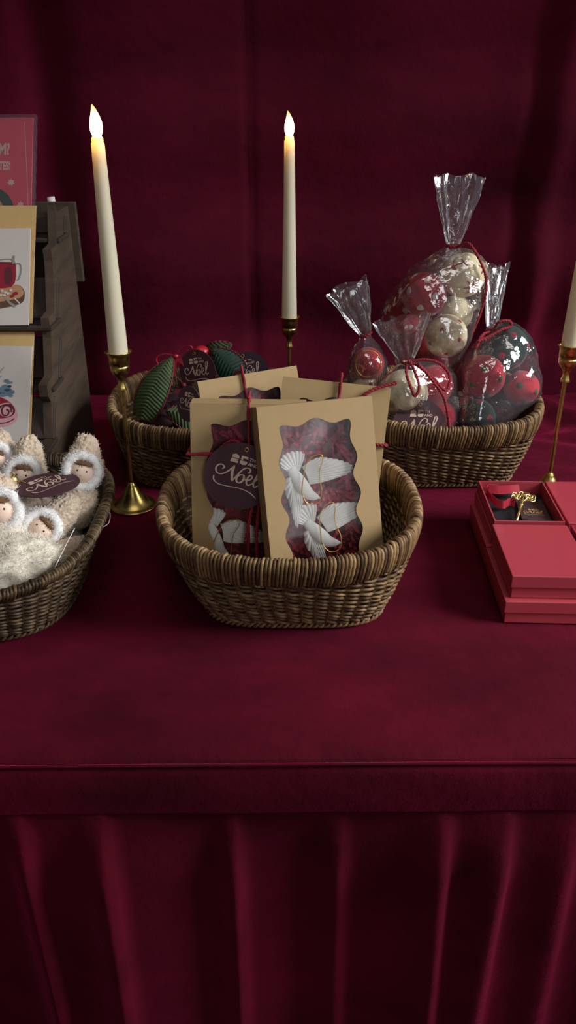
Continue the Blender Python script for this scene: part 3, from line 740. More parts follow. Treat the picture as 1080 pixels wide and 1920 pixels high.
def sheet(name, label, cat, Mx, w, h, th, mat, part):
    root = thing(name, label, cat, Mx, GR); m = MB(); m.box((-w / 2, h / 2, -th / 2), (w, h, th), bev=.0004); m.build(part, M[mat], root); return root
# tier at the bottom: envelope and yule log card
z = .0745; D = .874
K = sheetM(-.3000, z, D + .0065); sheet('kraft_envelope', 'kraft envelope in the rack behind the card with the chocolate roll', 'envelope', K, .114, .139, .0012, 'envelope', 'paper')
K = sheetM(-.3020, z, D, R(-1)); c1 = sheet('greeting_card', 'white greeting card with a chocolate roll picture, lower in the rack', 'card', K, .105, .123, .002, 'card', 'card_sheet')
pxm = .000635; pym = .000656
def cv(u, v, ru, tv, h): return ((u - ru) * pxm, h - (v - tv) * pym)
def picture(root, shapes, mats, ru, tv, h, z0=.0003):
    m = MB()
    for i, (kind, pts, mi, w) in enumerate(shapes):
        q = [cv(a, b, ru, tv, h) for a, b in pts]; zz = z0 + i * .00004
        if kind == 'p': sp = spline([Vector((a, b, 0)) for a, b in q], 6, True); m.poly([(a.x, a.y) for a in sp], mi, 0, None, zz)
        elif kind == 'q': m.poly(q, mi, 0, None, zz)
        elif kind == 's': m.stroke(q, w * pxm, mi, None, zz)
    return m.build('printed_picture', mats, root)
def ell(cx, cy, rx, ry, n=14): return [(cx + rx * math.cos(TAU * i / n), cy + ry * math.sin(TAU * i / n)) for i in range(n)]
sh = [('p', [(-40, 770), (-38, 752), (0, 749), (14, 752), (28, 760), (38, 772), (42, 784), (38, 795), (24, 803), (0, 806), (-36, 806)], 0, 0),
      ('p', [(-40, 764), (-38, 753), (0, 750), (14, 753), (27, 761), (36, 772), (34, 782), (22, 788), (0, 790), (-36, 790)], 1, 0),
      ('p', ell(20, 775, 15, 12.5), 2, 0), ('p', ell(20, 776, 12.5, 10.5), 0, 0),
      ('s', [(30, 778), (27, 768), (17, 766), (12, 774), (15, 783), (23, 783), (25, 776), (20, 773)], 2, 1.6),
      ('s', [(-2, 786), (3, 770), (14, 763), (26, 762)], 0, 1.2),
      ('s', [(-38, 801), (0, 799), (24, 796), (36, 789)], 2, 1.0),
      ('p', [(2, 744), (8, 732), (18, 728), (30, 738), (34, 743), (22, 748), (10, 750)], 3, 0)]
for (a, b, s_, mi) in [(18, 721, 5, 3), (22, 724, 4, 3), (24, 731, 4, 4), (20, 738, 5, 4), (28, 748, 4, 3), (5, 744, 4, 4), (6, 735, 4, 3), (27, 724, 3, 3), (15, 742, 4, 3), (30, 740, 4, 3)]: sh.append(('p', ell(a, b, s_, s_ * .55, 8), mi, 0))
sh += [('s', [(-6, 714), (4, 708), (12, 696)], 5, .5), ('s', [(-6, 724), (3, 718), (9, 712)], 5, .5)]
picture(c1, sh, [M['rollpink'], M['wine'], M['winedark'], M['leafprint'], M['leafdark'], M['pencil']], 62, 657, .123)
# tier above: envelope and mulled wine card
z = .1985; D = .956
K = sheetM(-.3025, z, D + .0065); sheet('kraft_envelope', 'kraft envelope in the rack behind the mulled wine card', 'envelope', K, .114, .146, .0012, 'envelope', 'paper')
K = sheetM(-.3050, z, D, R(.8)); c2 = sheet('greeting_card', 'white greeting card with a glass of mulled wine, upper in the rack', 'card', K, .105, .119, .002, 'card', 'card_sheet')
sh = [('p', [(-30, 552), (0, 548), (30, 540), (44, 538), (53, 550), (52, 566), (40, 574), (0, 582), (-30, 584)], 1, 0),
      ('p', [(-30, 548), (0, 545), (28, 538), (42, 537), (51, 549), (46, 560), (20, 566), (-30, 572)], 0, 0),
      ('q', [(-30, 492), (34, 494), (36, 500), (37, 520), (35, 533), (28, 541), (14, 543), (-30, 543)], 2, 0),
      ('p', ell(22, 520, 8, 17), 3, 0), ('q', [(-30, 536), (4, 532), (6, 558), (-30, 562)], 5, 0), ('s', [(5, 532), (6, 560)], 3, 1.0),
      ('s', [(35, 498), (44, 498), (46, 512), (42, 526), (39, 527)], 4, 1.2), ('s', [(-10, 496), (10, 489), (28, 489), (35, 496)], 4, .9),
      ('q', [(30, 482), (34, 482), (33, 500), (29, 500)], 4, 0), ('s', [(-20, 498), (10, 496), (34, 499)], 3, 1.2),
      ('s', [(18, 560), (26, 570), (37, 577)], 4, 2.2), ('s', [(34, 561), (45, 572)], 5, 1.2)]
for (a, b) in [(12, 548), (18, 551), (16, 556), (23, 553), (28, 547), (10, 556)]: sh.append(('p', ell(a, b, 3, 2.4, 8), 5, 0))
sh += [('p', ell(37, 553, 5, 3, 8), 2, 0), ('p', ell(31, 558, 4, 2.5, 8), 2, 0)]
picture(c2, sh, [M['slice'], M['bark'], M['wine'], M['winedark'], M['pencil'], M['card']], 62, 430, .119)
# top tier: red card in a clear sleeve
z = .2850; D = 1.040; hR = .157
K = sheetM(-.3140, z, D, R(.6)); c3 = sheet('greeting_card', 'red printed card in a clear sleeve at the top of the rack', 'card', K, .105, hR - .003, .003, 'redcard', 'card_sheet')
m = MB(); q = lambda u, v: cv(u, v, 62, 214, hR - .003)
def qm(u, v, zz=.0003): a = q(u, v); return Matrix.Translation((a[0], a[1], zz))
text_mb(m, 'M?', .0205, qm(-3.5, 288), 0, .62, .0008); text_mb(m, 'TES!', .0150, qm(-1.5, 318), 0, .52, .0007)
for (u, v, r_) in [(22.5, 343, 8), (42, 387, 7.5)]:
    pts = []
    for i in range(14): rr = r_ if i % 2 == 0 else r_ * .55; pts.append(q(u + rr * math.cos(TAU * i / 14 + .3), v + rr * math.sin(TAU * i / 14 + .3)))
    m.poly(pts, 0, 0, None, .0003)
m.stroke([q(46, 224), q(51, 300), q(57, 392)], .0003, 0, None, .0003)
m.poly([q(-16 + 46 * math.cos(R(a)), 402 + 50 * math.sin(R(a))) for a in range(-100, 5, 8)] + [q(-16, 404)], 1, 0, None, .0003)
m.poly([q(-16 + 27 * math.cos(R(a)), 404 + 34 * math.sin(R(a))) for a in range(-100, 5, 8)] + [q(-16, 406)], 2, 0, None, .00036)
m.build('printed_picture', [M['pinkprint'], M['greenprint'], M['peachprint']], c3)
m = MB()
def sl(u, v): return Vector((-.1085 + .1125 * u, hR * v, .0016 + .0009 * noise.noise(Vector((u * 4, v * 6, 1)))))
m.grid(sl, 16, 24); m.grid(lambda u, v: sl(u, v) - Vector((0, 0, .0065)), 16, 24)
m.grid(lambda u, v: sl(1, v) - Vector((0, 0, .0065 * u)) + Vector((.001 * math.sin(u * PI) * (1 + .6 * math.sin(v * 60)), 0, 0)), 4, 60); m.grid(lambda u, v: sl(v, 1) - Vector((0, 0, .0065 * u)), 3, 16)
m.build('clear_sleeve', M['sleeve'], c3)

# ------------------------------------------------------------------ felt balls in cellophane
DOTS = {'red_dot': ('pale_felt', 16, .0040), 'white_dot': ('red_plain', 14, .0026), 'red_green': ('moss_felt', 13, .0042), 'green_dot': ('red_plain', 12, .0042)}
def felt_ball(label, p, r, mat, stars=None, rot=(0, 0, 0)):
    sd = rnd.random() * 50
    f = lambda d: 1 + .022 * noise.noise(d * 2.2 + Vector((sd, 0, 0))) + .006 * noise.noise(d * 11 + Vector((0, sd, 0)))
    m = MB(); m.ball((0, 0, 0), r, 36, 24, fn=f); Mx = TRS(p, rot)
    mats = [M[mat]]
    if mat in DOTS:
        dm, n, q = DOTS[mat]; mats.append(M[dm]); off = rnd.random() * TAU
        for i in range(n):
            z_ = 1 - 2 * (i + .5) / n; a = i * 2.399963 + off; w_ = math.sqrt(1 - z_ * z_); d = Vector((w_ * math.cos(a), w_ * math.sin(a), z_)); u = d.orthogonal().normalized(); w = d.cross(u); V = [d * (f(d) * r + .0007)]
            for kr in (.6, 1.0):
                for j in range(14):
                    t = TAU * j / 14; rr = q / r * kr * (1 + .12 * math.sin(3 * t + i)); e = (d + (u * math.cos(t) + w * math.sin(t)) * rr).normalized(); V.append(e * (f(e) * r + (.0006 if kr < 1 else .0001)))
            m.add(V, [(0, 1 + j, 1 + (j + 1) % 14) for j in range(14)] + [(1 + j, 15 + j, 15 + (j + 1) % 14, 1 + (j + 1) % 14) for j in range(14)], 1)
    if stars is None: return tag(m.build('felt_ball', mats, None, Mx), label, 'felt ball', 'felt balls in the right basket')
    root = thing('felt_ball', label, 'felt ball', Mx, 'felt balls in the right basket'); m.build('ball', M[mat], root)
    for d, s_, sp in stars:
        d = Vector(d).normalized(); u = d.orthogonal().normalized(); w = d.cross(u); s2 = MB()
        for i in range(sp):
            a = TAU * i / sp + .4; e = u * math.cos(a) + w * math.sin(a)
            s2.tube([((d + e * s_ * t).normalized()) * (f((d + e * s_ * t).normalized()) * r + .0004) for t in (0, .33, .66, 1)], [.0011, .0010, .0008, .0004], 6)
        s2.build('stitched_star', M['starred'], root)
    return root
BA = []
def B_(u, v, Y, r): p = at(u, v, Y=Y); return p, r
balls = {'tall': [], 'small': [], 'front': [], 'right': []}
def fb(bag, label, u, v, Y, r, mat, stars=None, rot=(0, 0, 0)):
    p = at(u, v, Y=Y); balls[bag].append((p, r)); felt_ball(label, p, r, mat, stars, rot)
fb('tall', 'cream felt ball with red stitched stars at the top of the tall bag', 869, 516, 1.010, .0262, 'hatch', [((-.62, -.6, .5), .38, 5), ((.25, -.95, -.35), .42, 6), ((.75, -.5, .4), .35, 5), ((-.2, -.8, .75), .3, 5)])
fb('tall', 'red felt ball with white dots on the left of the tall bag', 795, 553, 1.000, .0265, 'red_dot', None, (.4, .2, .1))
fb('tall', 'cream felt ball with small red dots at the bottom of the tall bag', 836, 630, .982, .0258, 'white_dot')
fb('tall', 'plain cream felt ball tucked in the middle of the tall bag', 853, 588, 1.035, .0225, 'hatch')
fb('tall', 'red felt ball with white dots low on the left of the tall bag', 756, 592, 1.042, .0250, 'red_dot', None, (1.2, .8, 0))
fb('tall', 'dark red felt ball deep in the tall bag behind the front bag', 784, 652, 1.040, .0235, 'red_plain')
fb('tall', 'plain red felt ball at the foot of the tall bag behind the front bag', 800, 720, 1.030, .0235, 'red_plain')
fb('small', 'small dark red felt ball in the bag at the back left', 690, 682, .975, .0200, 'red_plain')
fb('small', 'pale felt ball at the bottom of the small bag at the back left', 686, 738, .970, .0205, 'white_dot')
fb('front', 'large cream felt ball behind the round tag', 757, 738, .940, .0290, 'hatch')
fb('front', 'red felt ball under the cords of the front bag', 812, 722, .957, .0245, 'red_plain')
fb('front', 'dark red felt ball below the cords, half behind the rim', 826, 782, .945, .0200, 'red_plain')
fb('right', 'red felt ball with green dots in the right-hand bag', 906, 706, .965, .0265, 'red_green')
fb('right', 'dark green felt ball with red dots at the top of the right-hand bag', 948, 652, 1.002, .0280, 'green_dot')
fb('right', 'red and green felt ball at the right rim of the basket', 978, 728, .990, .0220, 'red_green', None, (2, 1, 0))
fb('right', 'dark green felt ball at the bottom front of the right-hand bag', 893, 784, .945, .0235, 'green_dot', None, (1, 2, .5))
fb('right', 'red felt ball with white dots at the left side of the right-hand bag', 872, 716, 1.000, .0215, 'red_dot', None, (2, .5, 1))

def cello_bag(label, bl, neck, fl_top, fl_w, seed, extra=(), inflate=.0035, depth=.35, pleat=.34, cordpts=None, low=.0):
    root = thing('cellophane_bag', label, 'bag', None, 'cellophane bags of felt balls'); rg = random.Random(seed)
    neck = Vector(neck); fl_top = Vector(fl_top); bm = bmesh.new()
    for p, r in bl:
        for i in range(46):
            z_ = 1 - 2 * (i + .5) / 46; a = i * 2.399963; q = math.sqrt(1 - z_ * z_); bm.verts.new(p + Vector((q * math.cos(a), q * math.sin(a), z_)) * (r * 1.05 + inflate))
    dn = (fl_top - neck).normalized()
    for i in range(8): a = TAU * i / 8; bm.verts.new(neck + Vector((math.cos(a) * .006, math.sin(a) * .006, 0)))
    for e in extra: bm.verts.new(Vector(e))
    r_ = bmesh.ops.convex_hull(bm, input=bm.verts[:])
    bmesh.ops.delete(bm, geom=list({g for g in r_['geom_interior'] + r_['geom_unused'] if isinstance(g, bmesh.types.BMVert)}), context='VERTS')
    bmesh.ops.triangulate(bm, faces=bm.faces[:])
    for _ in range(4):
        es = [e for e in bm.edges if e.calc_length() > .0065]
        if not es: break
        bmesh.ops.subdivide_edges(bm, edges=es, cuts=1); bmesh.ops.triangulate(bm, faces=bm.faces[:])
    bm.normal_update(); sv = Vector((seed * 3.1, seed * 1.7, 0)); nd = [(v, v.normal.copy()) for v in bm.verts]
    for v, n_ in nd:
        c = v.co; k = min(1, (c - neck).length / .012)
        rd = abs(noise.noise(c * 38 + sv)) * .010 + abs(noise.noise(c * 95 + sv)) * .0035
        # pleats running from the gathered neck
        d = c - neck; an = math.atan2(d.y, d.x); pl = .0020 * abs(math.sin(an * 9 + 2 * noise.noise(c * 20))) * max(0, 1 - d.length / .05)
        v.co = c - n_ * k * (rd * .34 + pl - .0012)
    m = MB(); m.bm(bm, 0, True)
    side = Vector((1, 0, 0)); side = (side - dn * side.dot(dn)).normalized(); back = dn.cross(side); Lf = (fl_top - neck).length
    ph = rg.random() * 6
    def fp(u, v):
        a = TAU * u; s_ = v ** .85
        pl = math.sin(a * 7 + ph) * .6 + math.sin(a * 13 + ph * 2) * .4
        R1 = .0055 + (fl_w / 2 - .0055) * s_ * (1 + .10 * pl); R2 = .0055 + (fl_w * depth / 2 - .0055) * s_ * (1 + pleat * pl)
        tp = neck - dn * .004 + dn * (Lf + .004) * v * (1 + .10 * v * noise.noise(Vector((math.cos(a) * 1.5, math.sin(a) * 1.5, seed))))
        w = .004 * noise.noise(Vector((math.cos(a) * 3, math.sin(a) * 3, v * 5 + seed))) * s_
        return tp + side * (math.cos(a) * R1 + w) + back * (math.sin(a) * R2 + w)
    m.grid(fp, 84, 16, cu=True)
    m.build('film', M['cello'], root)
    # tie
    cp = [neck + side * math.cos(TAU * i / 10) * .0068 + back * math.sin(TAU * i / 10) * .0068 for i in range(10)]
    cord(root, cp, .0016, 'cord_tie', True)
    for q in (cordpts or []): cord(root, [Vector(x) for x in q], .0019, 'cord_end')
    return root
nk = at(850, 461, Y=1.022)
cello_bag('tall cellophane bag in the middle of the right basket, tied high above the others', balls['tall'], nk, at(862, 330, Y=1.022), .058, 1, extra=[at(838, 692, Y=.965), at(770, 500, Y=1.04), at(905, 560, Y=1.02), at(862, 640, Y=.985)], depth=.5,
          cordpts=[[nk + Vector((.003, -.007, 0)), at(880, 458, Y=1.0), at(905, 500, Y=.985), at(912, 540, Y=.985), at(900, 590, Y=.985), at(885, 625, Y=.985)]])
nk = at(686, 627, Y=.985)
cello_bag('small cellophane bag at the back left of the right basket, top fanned to the left', balls['small'], nk, at(651, 536, Y=.985), .050, 2, depth=.3)
nk = at(763, 676, Y=.932)
cello_bag('front cellophane bag tied with red cords, round tag hanging from it', balls['front'], nk, at(752, 598, Y=.925), .064, 3, depth=.3,
          cordpts=[[nk + Vector((0, -.007, 0)), at(762, 700, Y=.905), at(770, 725, Y=.899), at(778, 742, Y=.897), at(786, 725, Y=.899), at(775, 690, Y=.912), at(766, 677, Y=.922)],
                   [nk + Vector((.002, -.006, 0)), at(790, 690, Y=.912), at(812, 715, Y=.905), at(832, 745, Y=.900), at(840, 780, Y=.897), at(842, 800, Y=.897)],
                   [nk + Vector((.003, -.006, 0)), at(795, 674, Y=.925), at(825, 682, Y=.925), at(843, 705, Y=.92), at(836, 732, Y=.912), at(815, 712, Y=.907), at(785, 683, Y=.915)]])
nk = at(922, 620, Y=1.006)
cello_bag('right-hand cellophane bag of red and green balls leaning on the basket rim', balls['right'], nk, at(930, 497, Y=1.040), .032, 4, extra=[at(1005, 650, Y=.985), at(1004, 745, Y=.975), at(864, 800, Y=.930), at(868, 745, Y=.94)], depth=.6,
          cordpts=[[nk + Vector((-.002, -.006, 0)), at(905, 628, Y=.985), at(892, 655, Y=.975), at(880, 690, Y=.965)], [nk + Vector((.0, -.006, 0)), at(935, 604, Y=.99), at(955, 602, Y=.992), at(957, 612, Y=.992), at(940, 618, Y=.985), at(915, 632, Y=.98), at(895, 640, Y=.975)],
                   [nk + Vector((-.003, -.004, 0)), at(900, 640, Y=.99), at(885, 660, Y=.985)]])
m = MB(); c_ = at(690, 682, Y=.952); m.tube([c_ + Vector((.0150 * math.cos(TAU * i / 30), 0, .0165 * math.sin(TAU * i / 30))) for i in range(30)], .0007, 7, True); tag(m.build('cord_loop', M['goldcord'], None), 'thin gold cord loop showing through the small back left bag', 'cord')
def face_cam(p, rx=0.0, rz=0.0, ry=0.0): return Matrix.Translation(p) @ Matrix.Rotation(rz, 4, 'Z') @ Matrix.Rotation(R(90) - rx, 4, 'X') @ Matrix.Rotation(ry, 4, 'Z')
gift_tag('round maroon tag hanging in front of the cream ball, half behind the basket rim', face_cam(at(786, 801, Y=.9085), R(14)), .0325, rot=R(-1), string=[(0, .027, .001), (-.001, .034, .002), (-.004, .042, .0)])

# ------------------------------------------------------------------ bows and tags in the back left basket
def ribbed_leaf(label, base, tip, w, up, bend=.012, mat='green'):
    base, tip, up = Vector(base), Vector(tip), Vector(up); ax = tip - base; L = ax.length; a = ax.normalized(); n = (up - a * up.dot(a)).normalized(); sd = a.cross(n)
    root = thing('fabric_bow', label, 'bow', Matrix.Translation(base), 'green ribbed bow loops in the back left basket'); nr = max(8, int(L / .0042))
    wd = lambda v: w * (math.sin(PI * (.16 + .84 * v) ** .9) ** .75 * .5 + .02) if v < 1 else w * .02
    def pt(u, v):
        s_ = 2 * u - 1; ww = wd(v)
        rib = math.sin((v * nr + abs(s_) * 1.6) * TAU)
        return a * (L * v) + sd * (s_ * ww) + n * (bend * math.sin(PI * v) + .006 * (1 - s_ * s_) + .0011 * rib)
    m = MB(); m.grid(pt, 14, nr * 8, tone=lambda u, v: .5)
    o = m.build('ribbed_fabric', M[mat], root); s_ = o.modifiers.new('t', 'SOLIDIFY'); s_.thickness = .0012
    m = MB(); m.tube([pt(0, i / 40) for i in range(41)] + [pt(1, 1 - i / 40) for i in range(41)], .0011, 6); m.build('red_trim', M['darkred'], root)
    return root
ribbed_leaf('large green ribbed bow loop with dark red trim at the left of the basket', at(268, 786, Y=.965), at(323, 671, Y=1.00), .038, (-.25, -1, .25))
ribbed_leaf('green ribbed bow loop pointing right at the top of the basket', at(392, 672, Y=1.045), at(434, 645, Y=1.04), .030, (.1, -1, .3), .006)
ribbed_leaf('green ribbed bow loop lying low beside the boxes', at(376, 790, Y=.955), at(312, 772, Y=.95), .034, (0, -1, .8), .006)
ribbed_leaf('plain dark green bow loop under the red bead', at(450, 705, Y=1.02), at(398, 655, Y=1.03), .036, (.1, -1, .2), .008, 'darkgreen')
rg = random.Random(11)
def loop_bow(label, c, s_, ang, mat='darkred'):
    root = thing('ribbon_bow', label, 'bow', face_cam(c, R(15), 0, ang), 'dark red ribbon bows in the back left basket')
    for sg in (-1, 1):
        P = spline([Vector((0, 0, 0)), Vector((sg * .5, .32, .12)), Vector((sg * 1.0, .30, .1)), Vector((sg * 1.12, 0, 0)), Vector((sg * .9, -.25, -.08)), Vector((sg * .45, -.2, -.06)), Vector((0, 0, .02))], 7)
        m = MB(); V = []
        for i, p in enumerate(P):
            k = .10 + .22 * math.sin(PI * i / (len(P) - 1)); V += [p * s_ + Vector((0, 0, -k * s_)), p * s_ + Vector((0, .02 * s_, k * s_))]
        m.add(V, [(2 * i, 2 * i + 1, 2 * i + 3, 2 * i + 2) for i in range(len(P) - 1)]); o = m.build('loop', M[mat], root); q = o.modifiers.new('t', 'SOLIDIFY'); q.thickness = .0005
    for sg in (-1, 1): ribbon_strip([(0, 0, 0), (sg * .3 * s_, -.5 * s_, .05 * s_), (sg * .55 * s_, -1.0 * s_, 0)], .34 * s_, M[mat], 'tail', root, None, (.95, .3, 0))
    m = MB(); m.ball((0, 0, .08 * s_), (.16 * s_, .15 * s_, .15 * s_), 14, 10); m.build('knot', M[mat], root)
    return root
loop_bow('dark red ribbon bow at the top left of the back basket', at(330, 668, Y=1.03), .022, R(20), 'ribbon')
loop_bow('dark red ribbon bow in the middle of the back basket', at(345, 722, Y=1.0), .024, R(-15))
loop_bow('dark red ribbon bow at the right beside the tags', at(440, 700, Y=1.06), .024, R(30))
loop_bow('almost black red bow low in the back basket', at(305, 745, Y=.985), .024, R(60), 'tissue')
m = MB(); m.ball((0, 0, 0), (.011, .009, .009), 20, 14, fn=lambda d: 1 + .05 * noise.noise(d * 3)); tag(m.build('red_bead', M['berry'], None, TRS(at(377, 661, Y=1.03))), 'shiny red bead among the bows at the back', 'bead')
m = MB()
def cf(a, q):
    x = q * math.cos(a); y = q * math.sin(a)
    return Vector((x * .094, y * .086, .040 + .034 * max(0, 1 - q ** 4) ** .5 * (.9 + .45 * noise.noise(Vector((x * 4, y * 4, 4))))))
m.grid(lambda u, v: cf(TAU * u, v), 60, 26, cu=True)
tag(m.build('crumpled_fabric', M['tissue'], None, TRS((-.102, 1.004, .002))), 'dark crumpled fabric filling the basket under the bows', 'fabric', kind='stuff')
gift_tag('maroon tag turned sideways between the bows, gold numerals showing', face_cam(at(370, 697, Y=1.015), R(8), R(-28)), .028, rot=R(14))
gift_tag('dark plum tag with a gold curl at the right of the bows', face_cam(at(463, 700, Y=1.055), R(5), R(8)), .029, 'navy', rot=R(12))
gift_tag('dusky tag sticking out at the left of the tilted kraft box', face_cam(at(353, 757, Y=.800), R(14), R(-45)), .0185, rot=R(2), hole=False)

# ------------------------------------------------------------------ fleece dolls
def sample_ball(c, r, n, fn, L, rg, front=None):
    out = []
    for i in range(n):
        z_ = rg.uniform(-1, 1); a = rg.uniform(0, TAU); q = math.sqrt(1 - z_ * z_); d = Vector((q * math.cos(a), q * math.sin(a), z_))
        if front and front(d): continue
        f = fn(d); p = Vector(c) + (Vector((d.x * r[0], d.y * r[1], d.z * r[2])) * f)
        out.append((p, Vector((d.x / r[0], d.y / r[1], d.z / r[2])).normalized(), L * rg.uniform(.6, 1.3)))
    return out
def make_doll(label, Mx, seed, peak=.9, body=1.0, bodymat='fleece', wooly=False):
    rg = random.Random(seed); sv = Vector((seed * 2.3, 0, seed)); root = thing('fleece_doll', label, 'doll', Mx, 'fleece dolls in the left basket')
    bl = lambda d, k=1.0: 1 + k * (.08 * noise.noise(d * 3 + sv) + .12 * abs(noise.noise(d * 7 + sv)) + .11 * abs(noise.noise(d * 14 + sv)))
    br = (.0185 * body, .0165 * body, .026 * body); bc = (0, .005, -.032)
    bf = lambda d: bl(d, 1.0 if not wooly else 1.5)
    m = MB(); m.ball(bc, br, 48, 36, fn=bf)
    m.fuzz(sample_ball(bc, br, 1500 if not wooly else 3200, bf, .0030 if not wooly else .0052, rg), w=.0002 if not wooly else .00016, rg=rg); m.build('body', M[bodymat], root)
    hr = (.0185, .0165, .0190); hc = (0, .0095, .003)
    def hf(d):
        pk = max(0, d.z) ** 6 * peak * .75; return bl(d) * (1 + pk)
    m = MB(); m.ball(hc, hr, 48, 36, fn=hf); m.fuzz(sample_ball(hc, hr, 1600, hf, .0026, rg, lambda d: d.y < -.75), rg=rg); hood = m.build('hood', M['fleece'], root)
    m = MB(); m.ball((0, -.0035, 0), (.0126, .0114, .0126), 28, 20); head = m.build('head', M['skin'], root)
    for sg in (-1, 1):
        e = MB(); e.ball((sg * .0043, -.01365, .0010), .00105, 12, 8); e.build('eye', M['black'], head)
    e = MB(); e.tube([(-.0014, -.01425, -.0036), (0, -.0144, -.0040), (.0014, -.01425, -.0036)], .00025, 5); e.build('mouth', M['blush'], head)
    m = MB(); hfn = lambda d: 1 + .12 * noise.noise(d * 8 + sv)
    m.ball((.0005, -.0090, .0078), (.0088, .0052, .0034), 20, 14, fn=hfn); m.fuzz(sample_ball((.0005, -.0090, .0078), (.0088, .0052, .0034), 260, hfn, .0022, rg), w=.00025, rg=rg); m.build('hair', M['hair'], head)
    m = MB(); V = 44
    def tp_(u, v):
        a = TAU * u; b = TAU * v; c = Vector((math.cos(a) * .0148, -.0065, math.sin(a) * .0154)); n_ = Vector((math.cos(a), 0, math.sin(a)))
        rr = .0050 * (1 + .16 * noise.noise(Vector((math.cos(a) * 4, math.sin(a) * 4, v * 2 + seed))))
        return c + (n_ * math.cos(b) + Vector((0, -1, 0)) * math.sin(b)) * rr
    m.grid(tp_, 48, 14, cu=True); pts = []
    for i in range(1700):
        u, v = rg.random(), rg.random(); p = tp_(u, v); a = TAU * u; c = Vector((math.cos(a) * .0142, -.0065, math.sin(a) * .0150)); pts.append((p, (p - c).normalized(), .0034 * rg.uniform(.6, 1.2)))
    m.fuzz(pts, w=.00016, rg=rg); m.build('hood_trim', M['fluff'], hood)
    return root
def dollM(u, v, Y, yaw=0.0, pitch=0.0, roll=0.0, s_=1.0):
    return Matrix.Translation(at(u, v, Y=Y)) @ Matrix.Rotation(yaw, 4, 'Z') @ Matrix.Rotation(pitch, 4, 'X') @ Matrix.Rotation(roll, 4, 'Y') @ Matrix.Scale(s_, 4)
# pitch < 0 leans the top back; roll > 0 leans the top to the right
make_doll('fleece doll standing highest at the right, pointed hood above the tag', dollM(154, 884, .745, R(14), R(-22), R(16), 1.0), 1, 1.0)
make_doll('fleece doll lying at the front right, hood pointing up to the right', dollM(80, 992, .690, R(6), R(-30), R(48), 1.02), 2, 1.35)
make_doll('fleece doll cut by the left photo edge, thick white fur round its face', dollM(4, 957, .685, R(10), R(-25), R(-4), 1.1), 3, .6, 1.1, 'wool', True)
make_doll('fleece doll behind the tag, its tall pointed hood showing', dollM(46, 893, .775, R(6), R(-25), R(8), 1.05), 4, 1.2)
make_doll('fleece doll at the back left, only half its face inside the photo', dollM(-6, 862, .795, R(12), R(-18), R(8), 1.0), 5, .6)
make_doll('fleece doll peeping out from deep between two others', dollM(44, 974, .715, R(-4), R(-12), R(14), .85), 6, .5)
make_doll('fleece doll tucked under the front right one, lying against the rim', dollM(118, 1050, .680, R(190), R(35), R(-60), .9), 7, .9)
rg = random.Random(21); m = MB()
def wl(a, q):
    x = q * math.cos(a); y = q * math.sin(a)
    return Vector((x * .096, y * .112, .042 + .022 * max(0, 1 - q ** 3) ** .5 * (1 + .3 * noise.noise(Vector((x * 4.5, y * 4.5, 1))))))
m.grid(lambda u, v: wl(TAU * u, v), 60, 24, cu=True); pts = []
for i in range(9000):
    pts.append((wl(rg.random() * TAU, math.sqrt(rg.random()) * .97), Vector((rg.gauss(0, .5), rg.gauss(0, .5), 1)).normalized(), rg.uniform(.004, .008)))
m.fuzz(pts, w=.00018, curl=.8, rg=rg)
tag(m.build('wool_stuffing', M['wool'], None, TRS((-.302, .700, 0))), 'loose cream wool filling the doll basket under the dolls', 'wool', kind='stuff')
# a soft tuft of raw wool in front
m = MB(); rg = random.Random(31); sv = Vector((4, 1, 2)); rr = (.046, .034, .028); f = lambda d: 1 + .16 * noise.noise(d * 3 + sv) + .08 * noise.noise(d * 8 + sv)
m.ball((0, 0, 0), rr, 56, 40, fn=f); m.fuzz(sample_ball((0, 0, 0), rr, 9000, f, .0065, rg), w=.00016, curl=.8, rg=rg)
tag(m.build('wool_tuft', M['wool'], None, TRS(at(22, 1062, Y=.640))), 'big fluffy tuft of raw cream wool at the front of the doll basket', 'wool')
pt_ = at(89, 908, Y=.708)
gift_tag('dark oval-looking tag lying tilted on top of the fleece dolls', Matrix.Translation(pt_) @ Matrix.Rotation(R(4), 4, 'Z') @ Matrix.Rotation(R(-2), 4, 'Y') @ Matrix.Rotation(R(-3), 4, 'X'), .0305, 'maroon', rot=R(46), hole=False, string=[(-.022, .006, .0005), (-.028, .008, .002), (-.034, .006, .0)])
m = MB(); m.ball((0, 0, 0), .0048, 18, 12); m.tube([Vector((.002 * math.cos(t), 0, .0062 + .002 * math.sin(t))) for t in [TAU * i / 12 for i in range(12)]], .0005, 6, True); tag(m.build('jingle_bell', M['gold'], None, TRS(at(25, 900, Y=.712))), 'tiny gold jingle bell on the string of the doll basket tag', 'bell')
m = MB(); m.tube(spline([at(140, 990, Y=.640), at(112, 1045, Y=.615), at(88, 1096, Y=.590)], 8), .0004, 6); tag(m.build('hanging_string', M['silver'], None), 'thin straight white string running down from the front doll', 'string')
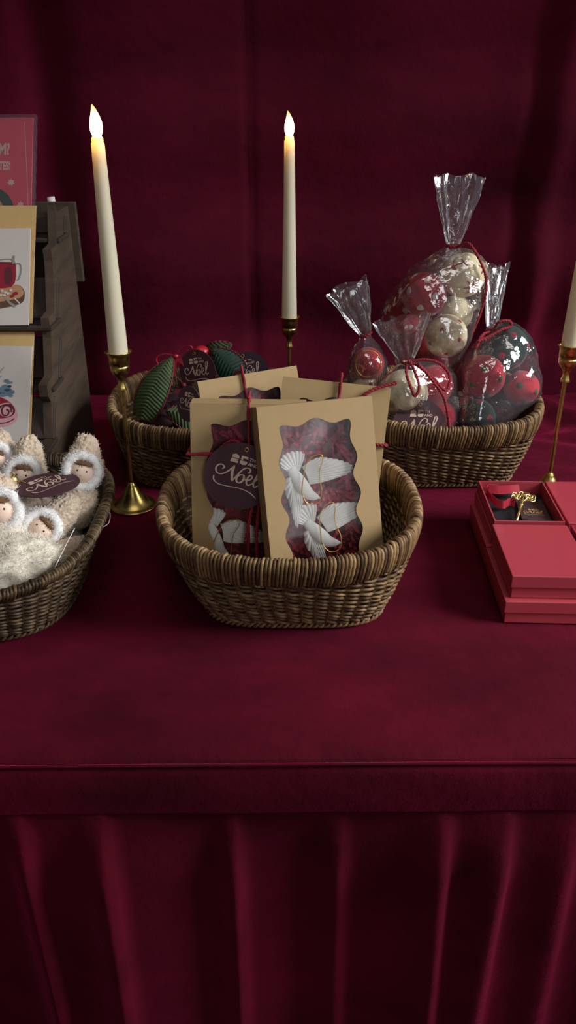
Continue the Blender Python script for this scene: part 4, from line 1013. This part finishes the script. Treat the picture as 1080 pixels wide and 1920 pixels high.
m = MB(); m.tube(spline([at(166, 994, Y=.690), at(163, 1014, Y=.672), at(157, 1030, Y=.660)], 8), .0004, 6); tag(m.build('hanging_string', M['silver'], None), 'short white string inside the right rim of the doll basket', 'string')
m = MB(); m.tube(spline([at(196, 955, Y=.720), at(206, 962, Y=.712), at(204, 980, Y=.700), at(192, 989, Y=.690)], 8), .0004, 6); tag(m.build('hanging_string', M['silver'], None), 'white string loop hanging over the right rim of the doll basket', 'string')

# ------------------------------------------------------------------ light, world, camera
def area(name, loc, target, sx, sy, e, col, spread=180):
    l = bpy.data.lights.new(name, 'AREA'); l.shape = 'RECTANGLE'; l.size = sx; l.size_y = sy; l.energy = e; l.color = col; l.spread = R(spread)
    o = bpy.data.objects.new(name, l); COL.objects.link(o); o.location = loc; o.rotation_euler = (Vector(target) - Vector(loc)).to_track_quat('-Z', 'Y').to_euler(); return o
area('window_light', (1.95, .30, 1.15), (.0, .74, -.1), .9, .9, 7.2, (.95, .97, 1.0), 50)
area('ceiling_light', (.1, .15, 2.2), (0, .68, 0), 1.0, .6, 1.2, (1.0, .93, .86), 75)
area('front_fill', (.85, -1.9, 1.15), (.0, .75, .12), .9, 1.2, 1.1, (.95, .96, 1.0), 50)  # unseen fill behind the camera, added for frontal light and reflections in the films
w = bpy.data.worlds.new('room'); sc.world = w; w.use_nodes = True; bg = w.node_tree.nodes['Background']; bg.inputs[0].default_value = (.75, .72, .85, 1); bg.inputs[1].default_value = .08
cam = bpy.data.cameras.new('camera'); cam.sensor_fit = 'VERTICAL'; cam.sensor_height = 24; cam.lens = FPX / 1920 * 24; cam.clip_start = .01
co = bpy.data.objects.new('camera', cam); COL.objects.link(co); co.location = (0, 0, H); co.rotation_euler = (R(90) - TH, 0, 0); sc.camera = co
sc.view_settings.view_transform = 'Standard'; sc.view_settings.look = 'None'; sc.view_settings.gamma = 1; sc.view_settings.exposure = 0
try: sc.view_settings.use_curve_mapping = False
except Exception: pass
sc.cycles.transparent_max_bounces = 32; sc.cycles.max_bounces = 10
